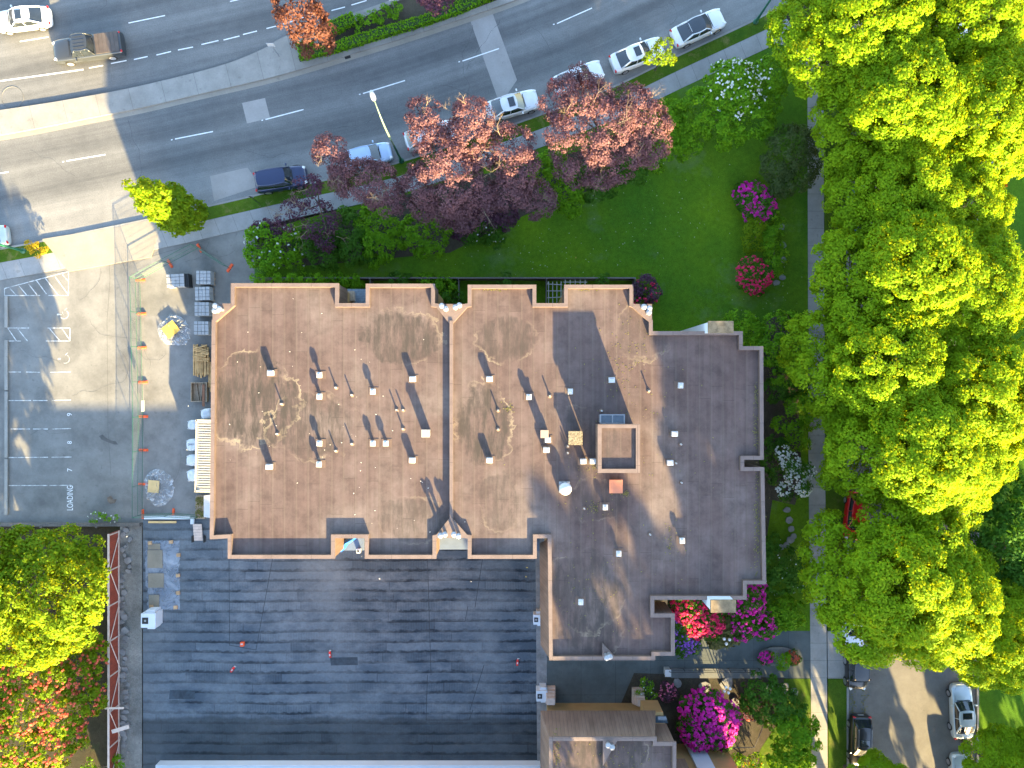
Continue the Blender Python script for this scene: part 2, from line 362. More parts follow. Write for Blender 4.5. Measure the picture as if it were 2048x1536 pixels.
MAT = dict(
    road=asphalt_road(),
    lot=concrete('lot_asphalt', (.185, .182, .170), stain=.35, scale=.35),
    yard=concrete('yard_asphalt', (.190, .187, .180), stain=.3, scale=.5),
    walk=concrete('sidewalk_concrete', (.30, .29, .27), seams=(50, 1.5), stain=.2),
    walkx=concrete('sidewalk_concrete_cross', (.30, .295, .285), seams=(1.55, 50), stain=.2, rot=R(-22)),
    film=film_mat(),
    apron=concrete('apron_concrete', (.265, .243, .205), stain=.12),
    median=concrete('median_concrete', (.26, .25, .23), seams=(2.9, 50), stain=.2, rot=R(-14)),
    curb=concrete('curb_concrete', (.27, .26, .24), stain=.2),
    patch=concrete('patch_asphalt', (.29, .275, .26), stain=.12),
    darkpath=concrete('entry_concrete', (.095, .112, .112), stain=.25, seams=(3.0, 3.0)),
    street=concrete('street_asphalt', (.165, .158, .145), stain=.25),
    lawn=grass_mat('lawn_grass', (.040, .128, .010), (.125, .228, .008), (.11, .16, .08), .5, .30),
    verge=grass_mat('verge_grass', (.040, .105, .008), (.10, .155, .014), (.19, .16, .06), .8),
    soil=grass_mat('garden_soil', (.050, .043, .034), (.095, .082, .060), (.03, .06, .012), .4),
    dirt=grass_mat('dirt_ground', (.04, .04, .025), (.08, .065, .04), (.03, .07, .015), .4),
    gravel=grass_mat('gravel_bed', (.16, .16, .15), (.34, .33, .30), (.09, .085, .06), .4),
    roof=roof_mat(), deck=deck_mat(), siding=siding_mat(),
    cap=coping(),
    capin=simple('parapet_felt', (.10, .068, .054), .8, .15, 1.5),
    tan=simple('tan_stucco', (.36, .235, .10), .85, .10, 1.2, bump=.2),
    white=simple('white_painted_metal', (.44, .45, .46), .4, .05, 2),
    galv=simple('galvanised_metal', (.27, .28, .30), .4, .2, 5, metal=.4),
    pipew=simple('white_plastic_pipe', (.5, .5, .49), .5, .06, 8),
    black=simple('black_plastic', (.018, .019, .02), .5, .3, 5),
    rubber=simple('tyre_rubber', (.022, .022, .022), .8, .25, 8),
    rim=simple('wheel_alloy', (.5, .5, .52), .3, .1, 6, metal=.7),
    orange=simple('orange_plastic', (.72, .10, .03), .5, .15, 4),
    terra=simple('terracotta_hatch', (.36, .145, .085), .6, .08, 3),
    green=simple('green_painted_steel', (.018, .11, .065), .4, .15, 3),
    poleg=simple('pale_painted_steel', (.20, .28, .18), .35, .08, 3),
    paintline=concrete('road_paint', (.74, .74, .72), stain=.15, scale=2.5),
    wood=planks_mat('weathered_boards', (.30, .23, .16)),
    lumber=simple('sawn_lumber', (.46, .28, .12), .8, .3, 2.5),
    board=simple('plywood_board', (.58, .40, .18), .75, .12, 2),
    redfence=planks_mat('red_fence_boards', (.27, .05, .025), .16, 1),
    pinkwood=simple('pale_timber', (.52, .42, .36), .8, .15, 3),
    block=concrete('paving_blocks', (.33, .34, .35), stain=.15),
    strap=simple('black_strap', (.02, .02, .025), .6, .2, 4),
    bag=simple('woven_bag', (.55, .57, .60), .7, .06, 4, bump=.3),
    contain=simple('cream_container_steel', (.46, .44, .38), .5, .08, 1.2),
    bluegrey=simple('balcony_coating', (.10, .135, .19), .6, .08, 1.5),
    palewall=simple('pale_blue_wall', (.55, .60, .66), .7, .05, .6),
    bluetarp=simple('blue_tarpaulin', (.02, .13, .62), .35, .2, 3),
    plastic=plastic_mat(), glass=hood_glass('car_glass'), blueglass=hood_glass('window_glass', (.03, .045, .06)),
    red_light=simple('red_lens', (.5, .02, .02), .2, .1, 5), lamp=simple('clear_lens', (.75, .75, .72), .15, .05, 5),
    bark=simple('bark', (.11, .085, .06), .9, .35, 6, bump=.5), twig=simple('bare_twig', (.24, .18, .115), .85, .2, 5),
    fencewood=planks_mat('grey_fence_boards', (.11, .10, .09), .15, 0), stone=concrete('garden_stone', (.22, .22, .22), stain=.35, scale=1.5),
    maple=leaf('maple_leaf', (.115, .235, .004), (.205, .345, .006), (.50, .52, .006), .40),
    limetree=leaf('lime_leaf', (.085, .175, .004), (.155, .255, .006), (.38, .38, .006), .40),
    dkgreen=leaf('dark_leaf', (.026, .090, .007), (.062, .160, .012), (.10, .22, .01), .25),
    shrub=leaf('shrub_leaf', (.055, .170, .005), (.140, .310, .008), (.26, .42, .01), .3),
    greyleaf=leaf('olive_leaf', (.040, .070, .016), (.085, .120, .034), (.10, .13, .03), .2),
    plum=leaf('plum_leaf', (.100, .052, .066), (.225, .115, .120), (.28, .095, .075), .30),
    plumdark=leaf('dark_plum_leaf', (.050, .022, .045), (.115, .055, .085), (.20, .05, .06), .25),
    medplum=leaf('bronze_leaf', (.05, .026, .026), (.15, .062, .042), (.45, .15, .05), .3),
    hedge=leaf('hedge_leaf', (.075, .21, .004), (.15, .33, .006), (.25, .40, .01), .3),
    weed=leaf('weed_leaf', (.09, .10, .03), (.20, .18, .06), (.2, .2, .05), .3),
    gold=leaf('golden_leaf', (.32, .20, .01), (.55, .38, .02), (.6, .45, .02), .3),
    redleaf=leaf('orange_leaf', (.45, .12, .01), (.60, .22, .02), (.6, .2, .02), .3),
    fl_mag=leaf('magenta_petal', (.42, .012, .20), (.75, .04, .42), (.7, .03, .3), .25), fl_red=leaf('crimson_petal', (.48, .012, .07), (.80, .05, .16), (.7, .03, .1), .25),
    fl_pink=leaf('pink_petal', (.45, .08, .17), (.75, .22, .36), (.7, .2, .3), .25), fl_pur=leaf('purple_petal', (.20, .07, .42), (.42, .18, .70), (.4, .15, .6), .25),
    fl_white=leaf('white_petal', (.48, .52, .47), (.68, .70, .64), (.6, .6, .55), .2), fl_coral=leaf('coral_petal', (.44, .060, .045), (.62, .16, .08), (.6, .14, .06), .25),
    white_car=paint('white_car_paint', (.66, .68, .70)), silver_car=paint('silver_car_paint', (.50, .56, .57), .35), grey_car=paint('grey_truck_paint', (.036, .041, .047), .2),
    navy_car=paint('navy_car_paint', (.016, .026, .075), .2), blue_car=paint('pale_blue_car_paint', (.40, .52, .70), .2), black_car=paint('black_car_paint', (.014, .015, .017), .1),
    red_car=paint('red_car_paint', (.55, .008, .012)), teal_car=paint('blue_car_paint', (.03, .12, .34), .2),
    worn=worn_paint(),
    mesh=simple('green_mesh_wire', (.17, .20, .18), .5, .1, 4), greybrown=simple('grey_brown_plastic', (.075, .060, .052), .6, .2, 2),
)
# ---------------------------------------------------------------- ground, roads, paths
def struct(name, mb, m, **kw):
    o = mb.build(name, m, **kw); o['kind'] = 'structure'; return o
def sheet(name, poly, z, m, zb=None, world_pts=False):
    b = MB(); b.prism(poly if world_pts else pp(poly, z), z if zb is None else zb, z); return struct(name, b, m)
def poff(path, d):
    out = []
    for i, p in enumerate(path):
        t = path[min(i+1, len(path)-1)]-path[max(i-1, 0)]; t = t/np.linalg.norm(t)
        out.append((p[0]-t[1]*d, p[1]+t[0]*d))
    return out
def strip(mb, path, d0, d1, z0, z1, mi=0):
    a, b = poff(path, d0), poff(path, d1)
    for i in range(len(path)-1):
        q = [a[i], a[i+1], b[i+1], b[i]]
        mb.add([(x, y, z1) for x, y in q], [(0, 1, 2, 3)], mi)
        for e, f in ((q[1], q[0]), (q[3], q[2])):
            mb.add([(*e, z1), (*f, z1), (*f, z0), (*e, z0)], [(0, 1, 2, 3)], mi)
    for k in (0, -1):
        mb.add([(*a[k], z0), (*b[k], z0), (*b[k], z1), (*a[k], z1)], [(0, 1, 2, 3)], mi)
def spath(px, z=0, k=6): return catmull([P(x, y, z)[:2] for x, y in px], k)

g = MB(); g.quad((-500, -500, -.15), (500, -500, -.15), (500, 500, -.15), (-500, 500, -.15)); struct('ground', g, MAT['dirt'])
CURB = spath([(-700, 640), (-300, 552), (0, 497), (90, 480), (320, 433), (400, 415), (580, 374), (745, 338), (872, 300), (1040, 243), (1170, 195), (1241, 166), (1342, 117), (1490, 48), (1560, 13), (1900, -160), (2400, -420)])
rv = MB(); uvs = []; u = 0.0
rows = [0, 2.5, 6, 12, 20, 30, 46]; offs = [poff(CURB, r) for r in rows]
for i in range(len(CURB)):
    if i: u += float(np.linalg.norm(CURB[i]-CURB[i-1]))
    for r, o in zip(rows, offs): rv.v.append((*o[i], 0.0)); uvs.append((u, r))
nr = len(rows)
for i in range(len(CURB)-1):
    for j in range(nr-1): rv.f.append([i*nr+j, (i+1)*nr+j, (i+1)*nr+j+1, i*nr+j+1]); rv.m.append(0)
struct('road', rv, MAT['road'], uv=uvs)
b = MB(); strip(b, CURB, 0.0, -0.16, -.1, .13)
struct('kerb', b, MAT['curb'])
b = MB(); strip(b, CURB[:14*6+1], -.16, -1.25, -.1, .125); struct('grass_verge', b, MAT['verge'])
b = MB(); strip(b, CURB[:14*6+1], -1.25, -2.75, -.1, .12); struct('pavement', b, MAT['walkx'])
sheet('driveway_apron', [(84, 478), (223, 456), (328, 433), (302, 514), (137, 543)], .135, MAT['apron'], .0)
sheet('parking_lot', [(-400, 615), (0, 540), (137, 525), (302, 500), (320, 470), (400, 462), (509, 440), (509, 800), (480, 1045), (-400, 1045)], .06, MAT['lot'], -.1)
sheet('yard_pad', [(288, 632), (480, 632), (480, 1036), (288, 1036)], .064, MAT['yard'])
sheet('deck_courtyard', [(286, 1036), (1180, 1036), (1180, 1600), (286, 1600)], .066, MAT['deck'], -.1)
sheet('gravel_strip', [(240, 1052), (284, 1046), (284, 1700), (240, 1700)], -.02, MAT['gravel'], -.14)
# lawn and gardens
lw = [P(x, y, .10) for x, y in [(509, 470), (600, 440), (745, 402), (880, 360), (1050, 300), (1180, 253), (1310, 196), (1400, 153), (1540, 84), (1584, 96), (1608, 130), (1616, 170), (1618, 800), (1622, 1262), (1350, 1262), (1350, 1000), (900, 900), (509, 800)]]
sheet('lawn', lw, .10, MAT['lawn'], -.1, True)
sheet('garden_bed', [(1535, 640), (1570, 625), (1600, 660), (1596, 780), (1604, 960), (1590, 1010), (1545, 1000), (1530, 1100), (1440, 1000)], .104, MAT['soil'])
sheet('hedge_bed', [(509, 490), (700, 425), (900, 362), (1060, 330), (1200, 290), (1290, 260), (1330, 300), (1180, 380), (1050, 430), (900, 505), (640, 530), (509, 535)], .104, MAT['soil'])
sheet('entry_court', [(1086, 1300), (1350, 1250), (1350, 1262), (1622, 1262), (1624, 1357), (1300, 1357), (1268, 1412), (1086, 1412)], .09, MAT['darkpath'], -.1)
sheet('deck_edge_path', [(1070, 1000), (1094, 1000), (1094, 1700), (1076, 1700)], .12, MAT['stone'], -.1)
sheet('garden_bed', [(1268, 1346), (1600, 1357), (1560, 1440), (1520, 1500), (1510, 1640), (1240, 1640), (1240, 1412)], .095, MAT['soil'], -.1)
sheet('lawn', [(1568, 1357.5), (1624, 1357.5), (1632, 1700), (1515, 1700), (1520, 1500), (1560, 1440)], .10, MAT['verge'], -.1)
# side street on the right
sheet('side_pavement', [(1560, 52), (1590, 58), (1622, 90), (1640, 130), (1647, 190), (1650, 900), (1657, 1700), (1625, 1700), (1617, 900), (1615, 190), (1606, 130), (1582, 94), (1545, 84)], .118, MAT['walk'], -.1)
sheet('grass_verge', [(1648, 120), (1692, 120), (1694, 1262), (1656, 1262), (1650, 900)], .11, MAT['verge'], -.1)
sheet('pavement_crossing', [(1655, 1262.5), (1694, 1262.5), (1694, 1357), (1656, 1357)], .112, MAT['walk'], -.1)
sheet('grass_verge', [(1656.3, 1357.5), (1694, 1357.5), (1694, 1700), (1658, 1700)], .11, MAT['verge'], -.1)
sheet('side_street', [(1700, -300), (1954, -300), (1956, 1800), (1698, 1800)], -.008, MAT['street'], None)
b = MB()
for x0, x1 in ((1693.5, 1698), (1954, 1958)): b.prism(pp([(x0, 100), (x1, 100), (x1, 1800), (x0, 1800)], .13), -.1, .135)
struct('kerb', b, MAT['curb'])
sheet('grass_verge', [(1958, 60), (2700, 60), (2700, 1800), (1958, 1800)], .11, MAT['lawn'], -.1)
sheet('side_path', [(1962, 322), (2300, 295), (2300, 322), (1962, 346)], .118, MAT['walk'])
# median of the avenue
med_lo = spath([(-400, 335), (0, 270), (178, 236), (279, 216), (394, 189), (520, 160), (612, 135), (764, 89), (891, 48), (1030, 0), (1200, -70), (1500, -200)], .16)
med_hi = spath([(-400, 272), (0, 220), (198, 188), (317, 163), (444, 130), (525, 98), (576, 70), (718, 22), (790, -4), (1000, -90), (1200, -180)], .16)
b = MB(); b.prism([tuple(p) for p in med_lo]+[tuple(p) for p in med_hi[::-1]], -.1, .16); struct('median', b, MAT['median'])
b = MB(); strip(b, med_lo, 0.0, -.42, -.05, .012); struct('gutter', b, MAT['apron'])
sheet('median_soil', [(596, 112), (660, 74), (720, 38), (800, 0), (1000, -80), (1060, -25), (900, 36), (760, 78), (600, 124)], .164, MAT['soil'])
for poly in ([(484, 206), (530, 196), (540, 236), (494, 247)], [(940, 40), (985, 26), (1034, 160), (1000, 210)], [(420, 352), (495, 335), (520, 372), (428, 402)], ):
    sheet('road_patch', poly, .005, MAT['patch'])
# markings
b = MB()
def bar(x0, y0, x1, y1, w=3.0, z=.008, fade=None):
    a, c = np.array(P(x0, y0, z)[:2]), np.array(P(x1, y1, z)[:2]); t = (c-a)/np.linalg.norm(c-a); n = np.array((-t[1], t[0]))*w*.0217/1
    b.quad(*[(*p, z) for p in (a-n*.5*2*.5, c-n*.5, c+n*.5, a+n*.5)])
for L in [(133, 322, 211, 309), (350, 278, 426, 263), (531, 239, 607, 219), (726, 187, 810, 161), (925, 122, 998, 97), (1114, 47, 1184, 16), (-50, 354, 17, 344), (1300, -40, 1370, -76)]:
    bar(*L, 4.2); bar(L[0]-8, L[1]+2, L[0]-5, L[1]+1, 4)
for L in [(257, 46, 330, 31), (178, 136, 206, 131), (222, 127, 253, 121), (268, 119, 295, 113), (313, 110, 342, 103), (356, 100, 386, 94), (403, 89, 437, 81), (447, 80, 479, 72), (486, 69, 514, 62), (533, 57, 557, 51), (566, 48, 590, 41), (600, 37, 625, 30), (663, 21, 690, 14), (703, 10, 733, 1), (460, 3, 490, -4), (40, 83, 97, 74)]: bar(*L, 4)
bar(-20, 165, 167, 139, 5.5)
struct('lane_markings', b, MAT['paintline'])
b = MB(); ZL = .068
def lbar(*a, w=3.4): bar(*a, w, ZL)
for L in [(9, 577, 137, 543), (137, 543, 137, 591), (137, 591, 97, 591), (80, 591, 9, 591), (9, 591, 9, 577), (20, 577, 33, 591), (38, 572, 54, 591), (57, 568, 75, 591), (73, 561, 93, 588), (91, 557, 117, 591), (110, 553, 137, 590), (125, 549, 136, 562),
          (15, 656, 58, 656), (95, 656, 140, 656), (140, 656, 140, 682), (140, 682, 92, 682), (42, 682, 15, 682), (16, 657, 33, 682), (35, 657, 55, 682), (99, 657, 120, 682), (124, 657, 140, 681),
          (17, 744, 42, 744), (52, 744, 80, 744.5), (100, 744.5, 141, 744), (17, 801, 62, 801), (66, 801, 95, 801), (104, 801, 142, 800), (21, 858, 60, 858), (66, 858, 96, 858), (104, 858, 142, 857), (17, 915, 96, 914.5), (103, 914.5, 143, 914), (17, 971, 96, 971), (98, 971, 143, 970.5)]: lbar(*L)
# wheelchair symbols (heads to the left)
for cx, cy, full in ((126, 628, True), (128, 717, False)):
    pts = [(cx+2+9*math.cos(t), cy+1+8.5*math.sin(t)) for t in np.linspace(-1.0, 2.4 if full else 1.9, 9)]
    for p, q in zip(pts[:-1], pts[1:]): lbar(*p, *q, w=3)
    lbar(cx-12, cy+1, cx-7, cy+1, w=6); lbar(cx+3, cy-7, cx+8, cy-12, w=3)
    if full: lbar(cx-7, cy+1, cx+2, cy+1, w=4); lbar(cx-1, cy-5, cx-1, cy+3, w=3)
struct('parking_markings', b, MAT['worn'])
def text_mesh(name, body, size, loc, rz, m, parent=None, xs=1.0):
    cu = bpy.data.curves.new(name, 'FONT'); cu.body = body; cu.size = size; cu.align_x = 'CENTER'; cu.align_y = 'CENTER'
    t = bpy.data.objects.new(name, cu); COL.objects.link(t)
    me = bpy.data.meshes.new_from_object(t.evaluated_get(bpy.context.evaluated_depsgraph_get()))
    bpy.data.objects.remove(t); me.materials.clear(); me.materials.append(m)
    o = bpy.data.objects.new(name, me); COL.objects.link(o); o.location = loc; o.rotation_euler.z = rz; o.scale = (xs, 1, 1)
    if parent is not None: o.parent = parent
    return o
for s_, x, y, sz, xs in (('LOADING', 140.5, 996, .75, .52), ('7', 140, 940, .62, .8), ('8', 139.5, 885, .55, .8), ('9', 139.5, 829, .6, .8)):
    text_mesh('painted_lettering', s_, sz, P(x, y, ZL), R(90), MAT['paintline'], xs=xs*1.25)['kind'] = 'structure'
# joints in the lot, worn oil marks
b = MB()
for L in [(217, 480, 220, 560), (220, 560, 214, 640), (214, 640, 216, 860), (216, 860, 222, 950), (0, 560, 137, 542), (137, 542, 302, 513), (302, 513, 420, 478), (206, 481, 210, 530)]: bar(*L, 1.1, .067)
struct('pavement_joints', b, simple('joint_tar', (.09, .09, .085), .9))
sheet('oil_stain', [(198, 872), (205, 869), (213, 876), (222, 881), (232, 883), (236, 889), (228, 889), (215, 884), (203, 879)], .069, simple('oil_mark', (.075, .075, .07), .7))
sheet('soil_patch', [(214, 995), (222, 991), (227, 999), (234, 998), (230, 1006), (221, 1008), (215, 1003)], .069, simple('dry_soil', (.13, .10, .075), .9, .4, 3))
b = MB(); _c = P(25, 195); _r = [(_c[0]+.95*math.cos(a), _c[1]+.95*math.sin(a), .0) for a in np.linspace(0, 6.2832, 33)]; b.tube(_r, .03, 4, cap=False)
struct('manhole_trace', b, simple('cut_asphalt', (.12, .12, .115), .9))
# wandering cracks, tar seams
def crack(b, x, y, ang, n, z, w, g, step=9):
    pts = [(x, y)]
    for _ in range(n):
        ang += g.normal()*.35; x += step*math.cos(ang); y += step*math.sin(ang); pts.append((x, y))
    for p, q in zip(pts[:-1], pts[1:]): bar(*p, *q, w*g.uniform(.5, 1.2), z)
gc = np.random.default_rng(77); b = MB()
for x, y, a, n in [(470, 300, -.2, 16), (640, 265, -.3, 14), (1040, 70, -.4, 12), (1105, 150, 1.3, 9), (1340, 50, -.45, 10), (240, 360, -.15, 18), (60, 300, -.1, 12), (330, 60, -.2, 14), (200, 20, -.2, 10), (880, 170, -.3, 12), (1000, 40, 1.1, 14), (945, 50, 1.15, 17)]: crack(b, x, y, a, n, .006, 1.1, gc)
struct('road_cracks', b, simple('tar_crack', (.055, .056, .058), .85))
b = MB()
for x, y, a, n in [(40, 700, .3, 10), (180, 640, 1.5, 20), (240, 700, 1.6, 20), (60, 870, -.2, 9), (330, 700, 1.3, 12), (360, 900, 1.5, 10), (420, 480, 2.2, 8), (470, 500, 2.0, 9), (160, 600, .2, 9)]: crack(b, x, y, a, n, .0685, 1.0, gc)
struct('lot_cracks', b, simple('lot_crack', (.085, .085, .082), .9))
pm = concrete('deck_patch_felt', (.052, .069, .086), stain=.5, scale=1.0, seams=(6, .885))
for poly in ([(340, 1380), (390, 1381), (390, 1398), (338, 1398)], [(660, 1315), (715, 1314), (716, 1330), (662, 1331)]): sheet('deck_patch', poly, .0705, pm)
b = MB()
for L in [(545, 1118, 512, 1300), (458, 1120, 459, 1290), (855, 1118, 862, 1350), (965, 1118, 950, 1215), (855, 1350, 852, 1440), (968, 1330, 940, 1420), (458, 1290, 512, 1300), (862, 1243, 930, 1243), (930, 1243, 936, 1212), (852, 1440, 938, 1440), (938, 1440, 946, 1420)]: bar(*L, 2.2, .0708)
struct('deck_seams', b, simple('deck_seam_tar', (.018, .024, .032), .7))
b = MB(); b.box((*P(695, 113)[:2], .02), (.5, .4, .03), .3); tag(b.build('drain_grate', MAT['black']), 'brown square drain grate in the gutter beside the median hedge', 'drain')

# ---------------------------------------------------------------- main building
ZR, ZC = 10.0, 10.33
OUT = [(425, 607), (463, 607), (463, 568), (676, 568), (676, 608), (733, 608), (733, 569), (868, 569), (868, 608), (937, 608), (937, 571), (1071, 571), (1071, 608), (1130, 608), (1130, 571), (1265, 571), (1265, 608), (1304, 608), (1304, 664),
       (1484, 664), (1484, 694), (1525, 694), (1526, 918), (1487, 918), (1487, 936), (1527, 936), (1531, 1167), (1492, 1167), (1492, 1198), (1307, 1198), (1307, 1229), (1348, 1229), (1348, 1310), (1309, 1310), (1309, 1319), (1100, 1319), (1097, 1075), (1072, 1075), (1072, 1116), (937, 1116), (937, 1076), (871, 1076), (871, 1116), (731, 1116), (731, 1075), (668, 1075), (668, 1116), (457, 1116), (457, 1075), (421, 1077)]
PAR = [(425, 641), (463, 608), (463, 568), (676, 568), (676, 608), (733, 608), (733, 569), (868, 569), (868, 608), (876, 609), (900.5, 640), (903.5, 640), (931, 609), (937, 608)] + OUT[10:17] + [(1268, 609), (1304, 641), (1304, 664)] + OUT[19:39] + [(937, 1116), (937, 1076), (931, 1075), (903.5, 1044), (900.5, 1044), (876, 1075), (871, 1076)] + OUT[42:]
def cap_strip(mb, poly, w, z, zin, lip=.06):
    o, i_ = offset(poly, -lip), offset(poly, w); n = len(o)
    for k in range(n):
        j = (k+1) % n
        mb.quad((*o[k], z), (*o[j], z), (*i_[j], z), (*i_[k], z), 0)
        mb.quad((*i_[k], z), (*i_[j], z), (*i_[j], zin), (*i_[k], zin), 1)
        mb.quad((*o[j], z), (*o[k], z), (*o[k], z-.18), (*o[j], z-.18), 0)
bld = thing('apartment_building', 'brown flat roofed apartment block filling the middle of the picture', 'building', (0, 0, 0))
outw = [p[:2] for p in pp(OUT, ZC)]; parw = [p[:2] for p in pp(PAR, ZC)]
b = MB(); b.prism(offset(outw, .05), ZR-.1, ZR); b.build('roof', MAT['roof'], bld)
b = MB(); cap_strip(b, parw, .22, ZC, ZR-.02); b.weld(); b.build('parapet', [MAT['cap'], MAT['capin']], bld)
b = MB(); q = offset(outw, .0)
for i in range(len(q)):
    j = (i+1) % len(q); b.quad((*q[i], 7.2), (*q[j], 7.2), (*q[j], ZC-.17), (*q[i], ZC-.17))
b.weld(); b.build('siding', MAT['siding'], bld)
b = MB(); b.prism(offset(outw, .12), -.1, 7.25); b.build('wall', MAT['tan'], bld)
# sloping siding skirt on the south wing, outward at the foot
def skirt(mb, top, foot): mb.quad(top[0], top[1], foot[1], foot[0])
b = MB()
t0, t1 = P(1100, 1319, ZC-.1), P(1097, 1078, ZC-.1); f0, f1 = P(1081, 1290, 7.1), P(1079, 1086, 7.1)
b.quad(t0, (t1[0], t1[1], t1[2]), f1, f0); b.quad(f0, f1, (f1[0]+.7, f1[1], 7.0), (f0[0]+.7, f0[1], 7.0)); b.add([t0, f0, (t0[0], f0[1], 7.1)], [(0, 1, 2)])
b.build('siding_skirt', MAT['siding'], bld)
# triangular ledges outside the parapet with flue pipes
def ledge(px, z=ZC+.004, th=.3):
    b = MB(); b.prism(pp(px, z), z-th, z, bottom=True); return b.build('corner_ledge', MAT['cap'], bld)
for px in ([(425, 607), (462, 607), (425, 639)], [(877, 608), (930, 608), (903.5, 639), (900.5, 639)], [(1266, 608), (1304, 608), (1304, 640)], [(876, 1076), (900.5, 1045), (903.5, 1045), (931, 1076)], [(1205, 1287), (1234, 1319), (1205, 1319)]): ledge(px)
b = MB(); X0, X1 = P(899, 0, 10.45)[0], P(905.5, 0, 10.45)[0]; Y0, Y1 = P(0, 1043, 10.45)[1], P(0, 641, 10.45)[1]
b.prism([(X0, Y0), (X1, Y0), (X1, Y1), (X0, Y1)], ZR-.05, 10.42); b.build('ridge_wall', [MAT['cap']], bld)
# recess floors (upper balconies), with doors and things seen there
def slab(px, z, name, m, th=.2):
    b = MB(); b.prism(pp(px, z), z-th, z, bottom=True); return b.build(name, m, bld)
slab([(683, 1072), (728, 1072), (728, 1101), (683, 1101)], 6.6, 'balcony_floor', MAT['bluegrey'])
slab([(872, 1072), (937, 1072), (937, 1099), (872, 1099)], 6.6, 'balcony_floor', MAT['bluegrey'])
slab([(1072, 1072), (1079, 1072), (1079, 1102), (1072, 1102)], 6.6, 'balcony_floor', MAT['bluegrey'])
slab([(690, 578), (736, 578), (736, 612), (690, 612)], 5.2, 'balcony_floor', planks_mat('blue_grey_boards', (.13, .17, .21), .2, 1))
slab([(1308, 1199), (1335, 1199), (1335, 1214), (1308, 1214)], 6.8, 'balcony_floor', MAT['tan'])
def chimney(name, px, py, w, d, z0, z1, label):
    t = thing(name, label, 'chimney', (P(px, py, z1)[0], P(px, py, z1)[1], 0))
    b = MB(); b.box((0, 0, (z0+z1)/2-.1), (w, d, z1-z0-.2)); b.build('shaft', MAT['palewall'], t)
    b = MB(); b.box((0, 0, z1-.1), (w+.14, d+.14, .2)); b.build('cap', concrete('mossy_cap', (.20, .15, .09), stain=.5, scale=2), t)
    return t
chimney('chimney', 1442, 654, 1.65, .72, 0, 11.6, 'pale chimney with mossy cap beside the north east roof edge by the lawn')
chimney('chimney', 1447, 1213, 1.65, .75, 0, 11.6, 'pale chimney with leaf strewn cap above the red rhododendrons')
# ---------------------------------------------------------------- second building at the foot of the picture
OUT2 = [(1100, 1476), (1312, 1476), (1312, 1486), (1351, 1486), (1351, 1560), (1390, 1560), (1390, 2100), (1100, 2100)]
b2 = thing('apartment_building', 'second brown roofed block cut off by the lower frame edge', 'building', (0, 0, 0))
o2 = [p[:2] for p in pp(OUT2, ZC)]
b = MB(); b.prism(offset(o2, .05), ZR-.1, ZR); b.build('roof', MAT['roof'], b2)
b = MB(); cap_strip(b, o2, .22, ZC, ZR-.02); b.weld(); b.build('parapet', [MAT['cap'], MAT['capin']], b2)
b = MB(); q = offset(o2, .02)
for i in range(len(q)):
    j = (i+1) % len(q); b.quad((*q[i], 7.2), (*q[j], 7.2), (*q[j], ZC-.17), (*q[i], ZC-.17))
n0, n1 = P(1100, 1476, ZC-.1), P(1310, 1476, ZC-.1); g0, g1 = P(1081, 1421, 7.1), P(1311, 1421, 7.1); s0, h0 = P(1100, 2000, ZC-.1), P(1081, 1900, 7.1)
b.quad(n0, n1, g1, g0); b.quad(s0, n0, g0, h0); b.quad(g0, g1, (g1[0], g1[1]-.9, 7.05), (g0[0]+.5, g0[1]-.9, 7.05))
b.add([n1, g1, (g1[0], n1[1], 7.1)], [(0, 1, 2)])
b.build('siding_skirt', MAT['siding'], b2)
W2 = pp([(1093, 1405), (1290, 1405)])+[P(1300, 1424, 0), P(1312, 1424, 0), P(1312, 2200, 0), P(1093, 2200, 0)]
b = MB(); b.prism([p[:2] for p in W2], -.1, 7.25); b.build('wall', MAT['tan'], b2)
b = MB(); b.prism(pp([(1290, 1424), (1326, 1424), (1340, 1500), (1290, 1500)], 5.4), 3.2, 5.4); b.build('balcony_band', MAT['tan'], b2)
b = MB(); b.prism(pp([(1311, 1433), (1332, 1433), (1336, 1446), (1311, 1446)], 5.6), 5.4, 5.6); b.build('window', MAT['blueglass'], b2)
b = MB(); b.prism(pp([(1340, 1492), (1450, 1492), (1520, 1800), (1340, 1800)], .5), -.1, 9.4); b.build('wing_wall', MAT['tan'], b2)
for px, py in ((1280, 1398), (1101, 1395)):
    b = MB(); X, Y, _ = P(px, py, 1.5)
    for k in range(4): b.box((X, Y-.2+k*.05, .3+k*.55), (.95-k*.1, 1.3-k*.25, .55))
    b.build('stepped_buttress', MAT['pinkwood'], b2)
b = MB(); X, Y, _ = P(1385, 1480, 0)
t = thing('chimney', 'tall plain white chimney shaft beside the magenta rhododendron', 'chimney', (X, Y-.4, 0))
b.box((0, -.3, 5.9), (1.45, 1.3, 11.8)); b.build('shaft', MAT['palewall'], t); b = MB(); b.box((0, -.3, 11.9), (1.6, 1.45, .2)); b.build('cap', MAT['cap'], t)
# ---------------------------------------------------------------- wing south of the courtyard, only its foot is in view; it shades the deck
b3 = thing('apartment_building', 'pale blue wall of a block along the bottom edge of the dark deck', 'building', (0, 0, 0))
xa, ya, _ = P(321, 1527, .0); xb = P(1080, 0, 0)[0]
b = MB(); b.prism([(xa, ya), (xb, ya), (xb, ya-14), (xa, ya-14)], -.1, 8.9); b.build('wall', MAT['palewall'], b3)
b = MB(); b.prism([(xa+.2, ya-.2), (xb-.2, ya-.2), (xb-.2, ya-13.8), (xa+.2, ya-13.8)], 8.95, 9.0); b.build('roof', MAT['roof'], b3)
b = MB(); b.prism([(xa, ya+.3), (xb, ya+.3), (xb, ya), (xa, ya)], -.1, .9); b.build('plinth', MAT['palewall'], b3)
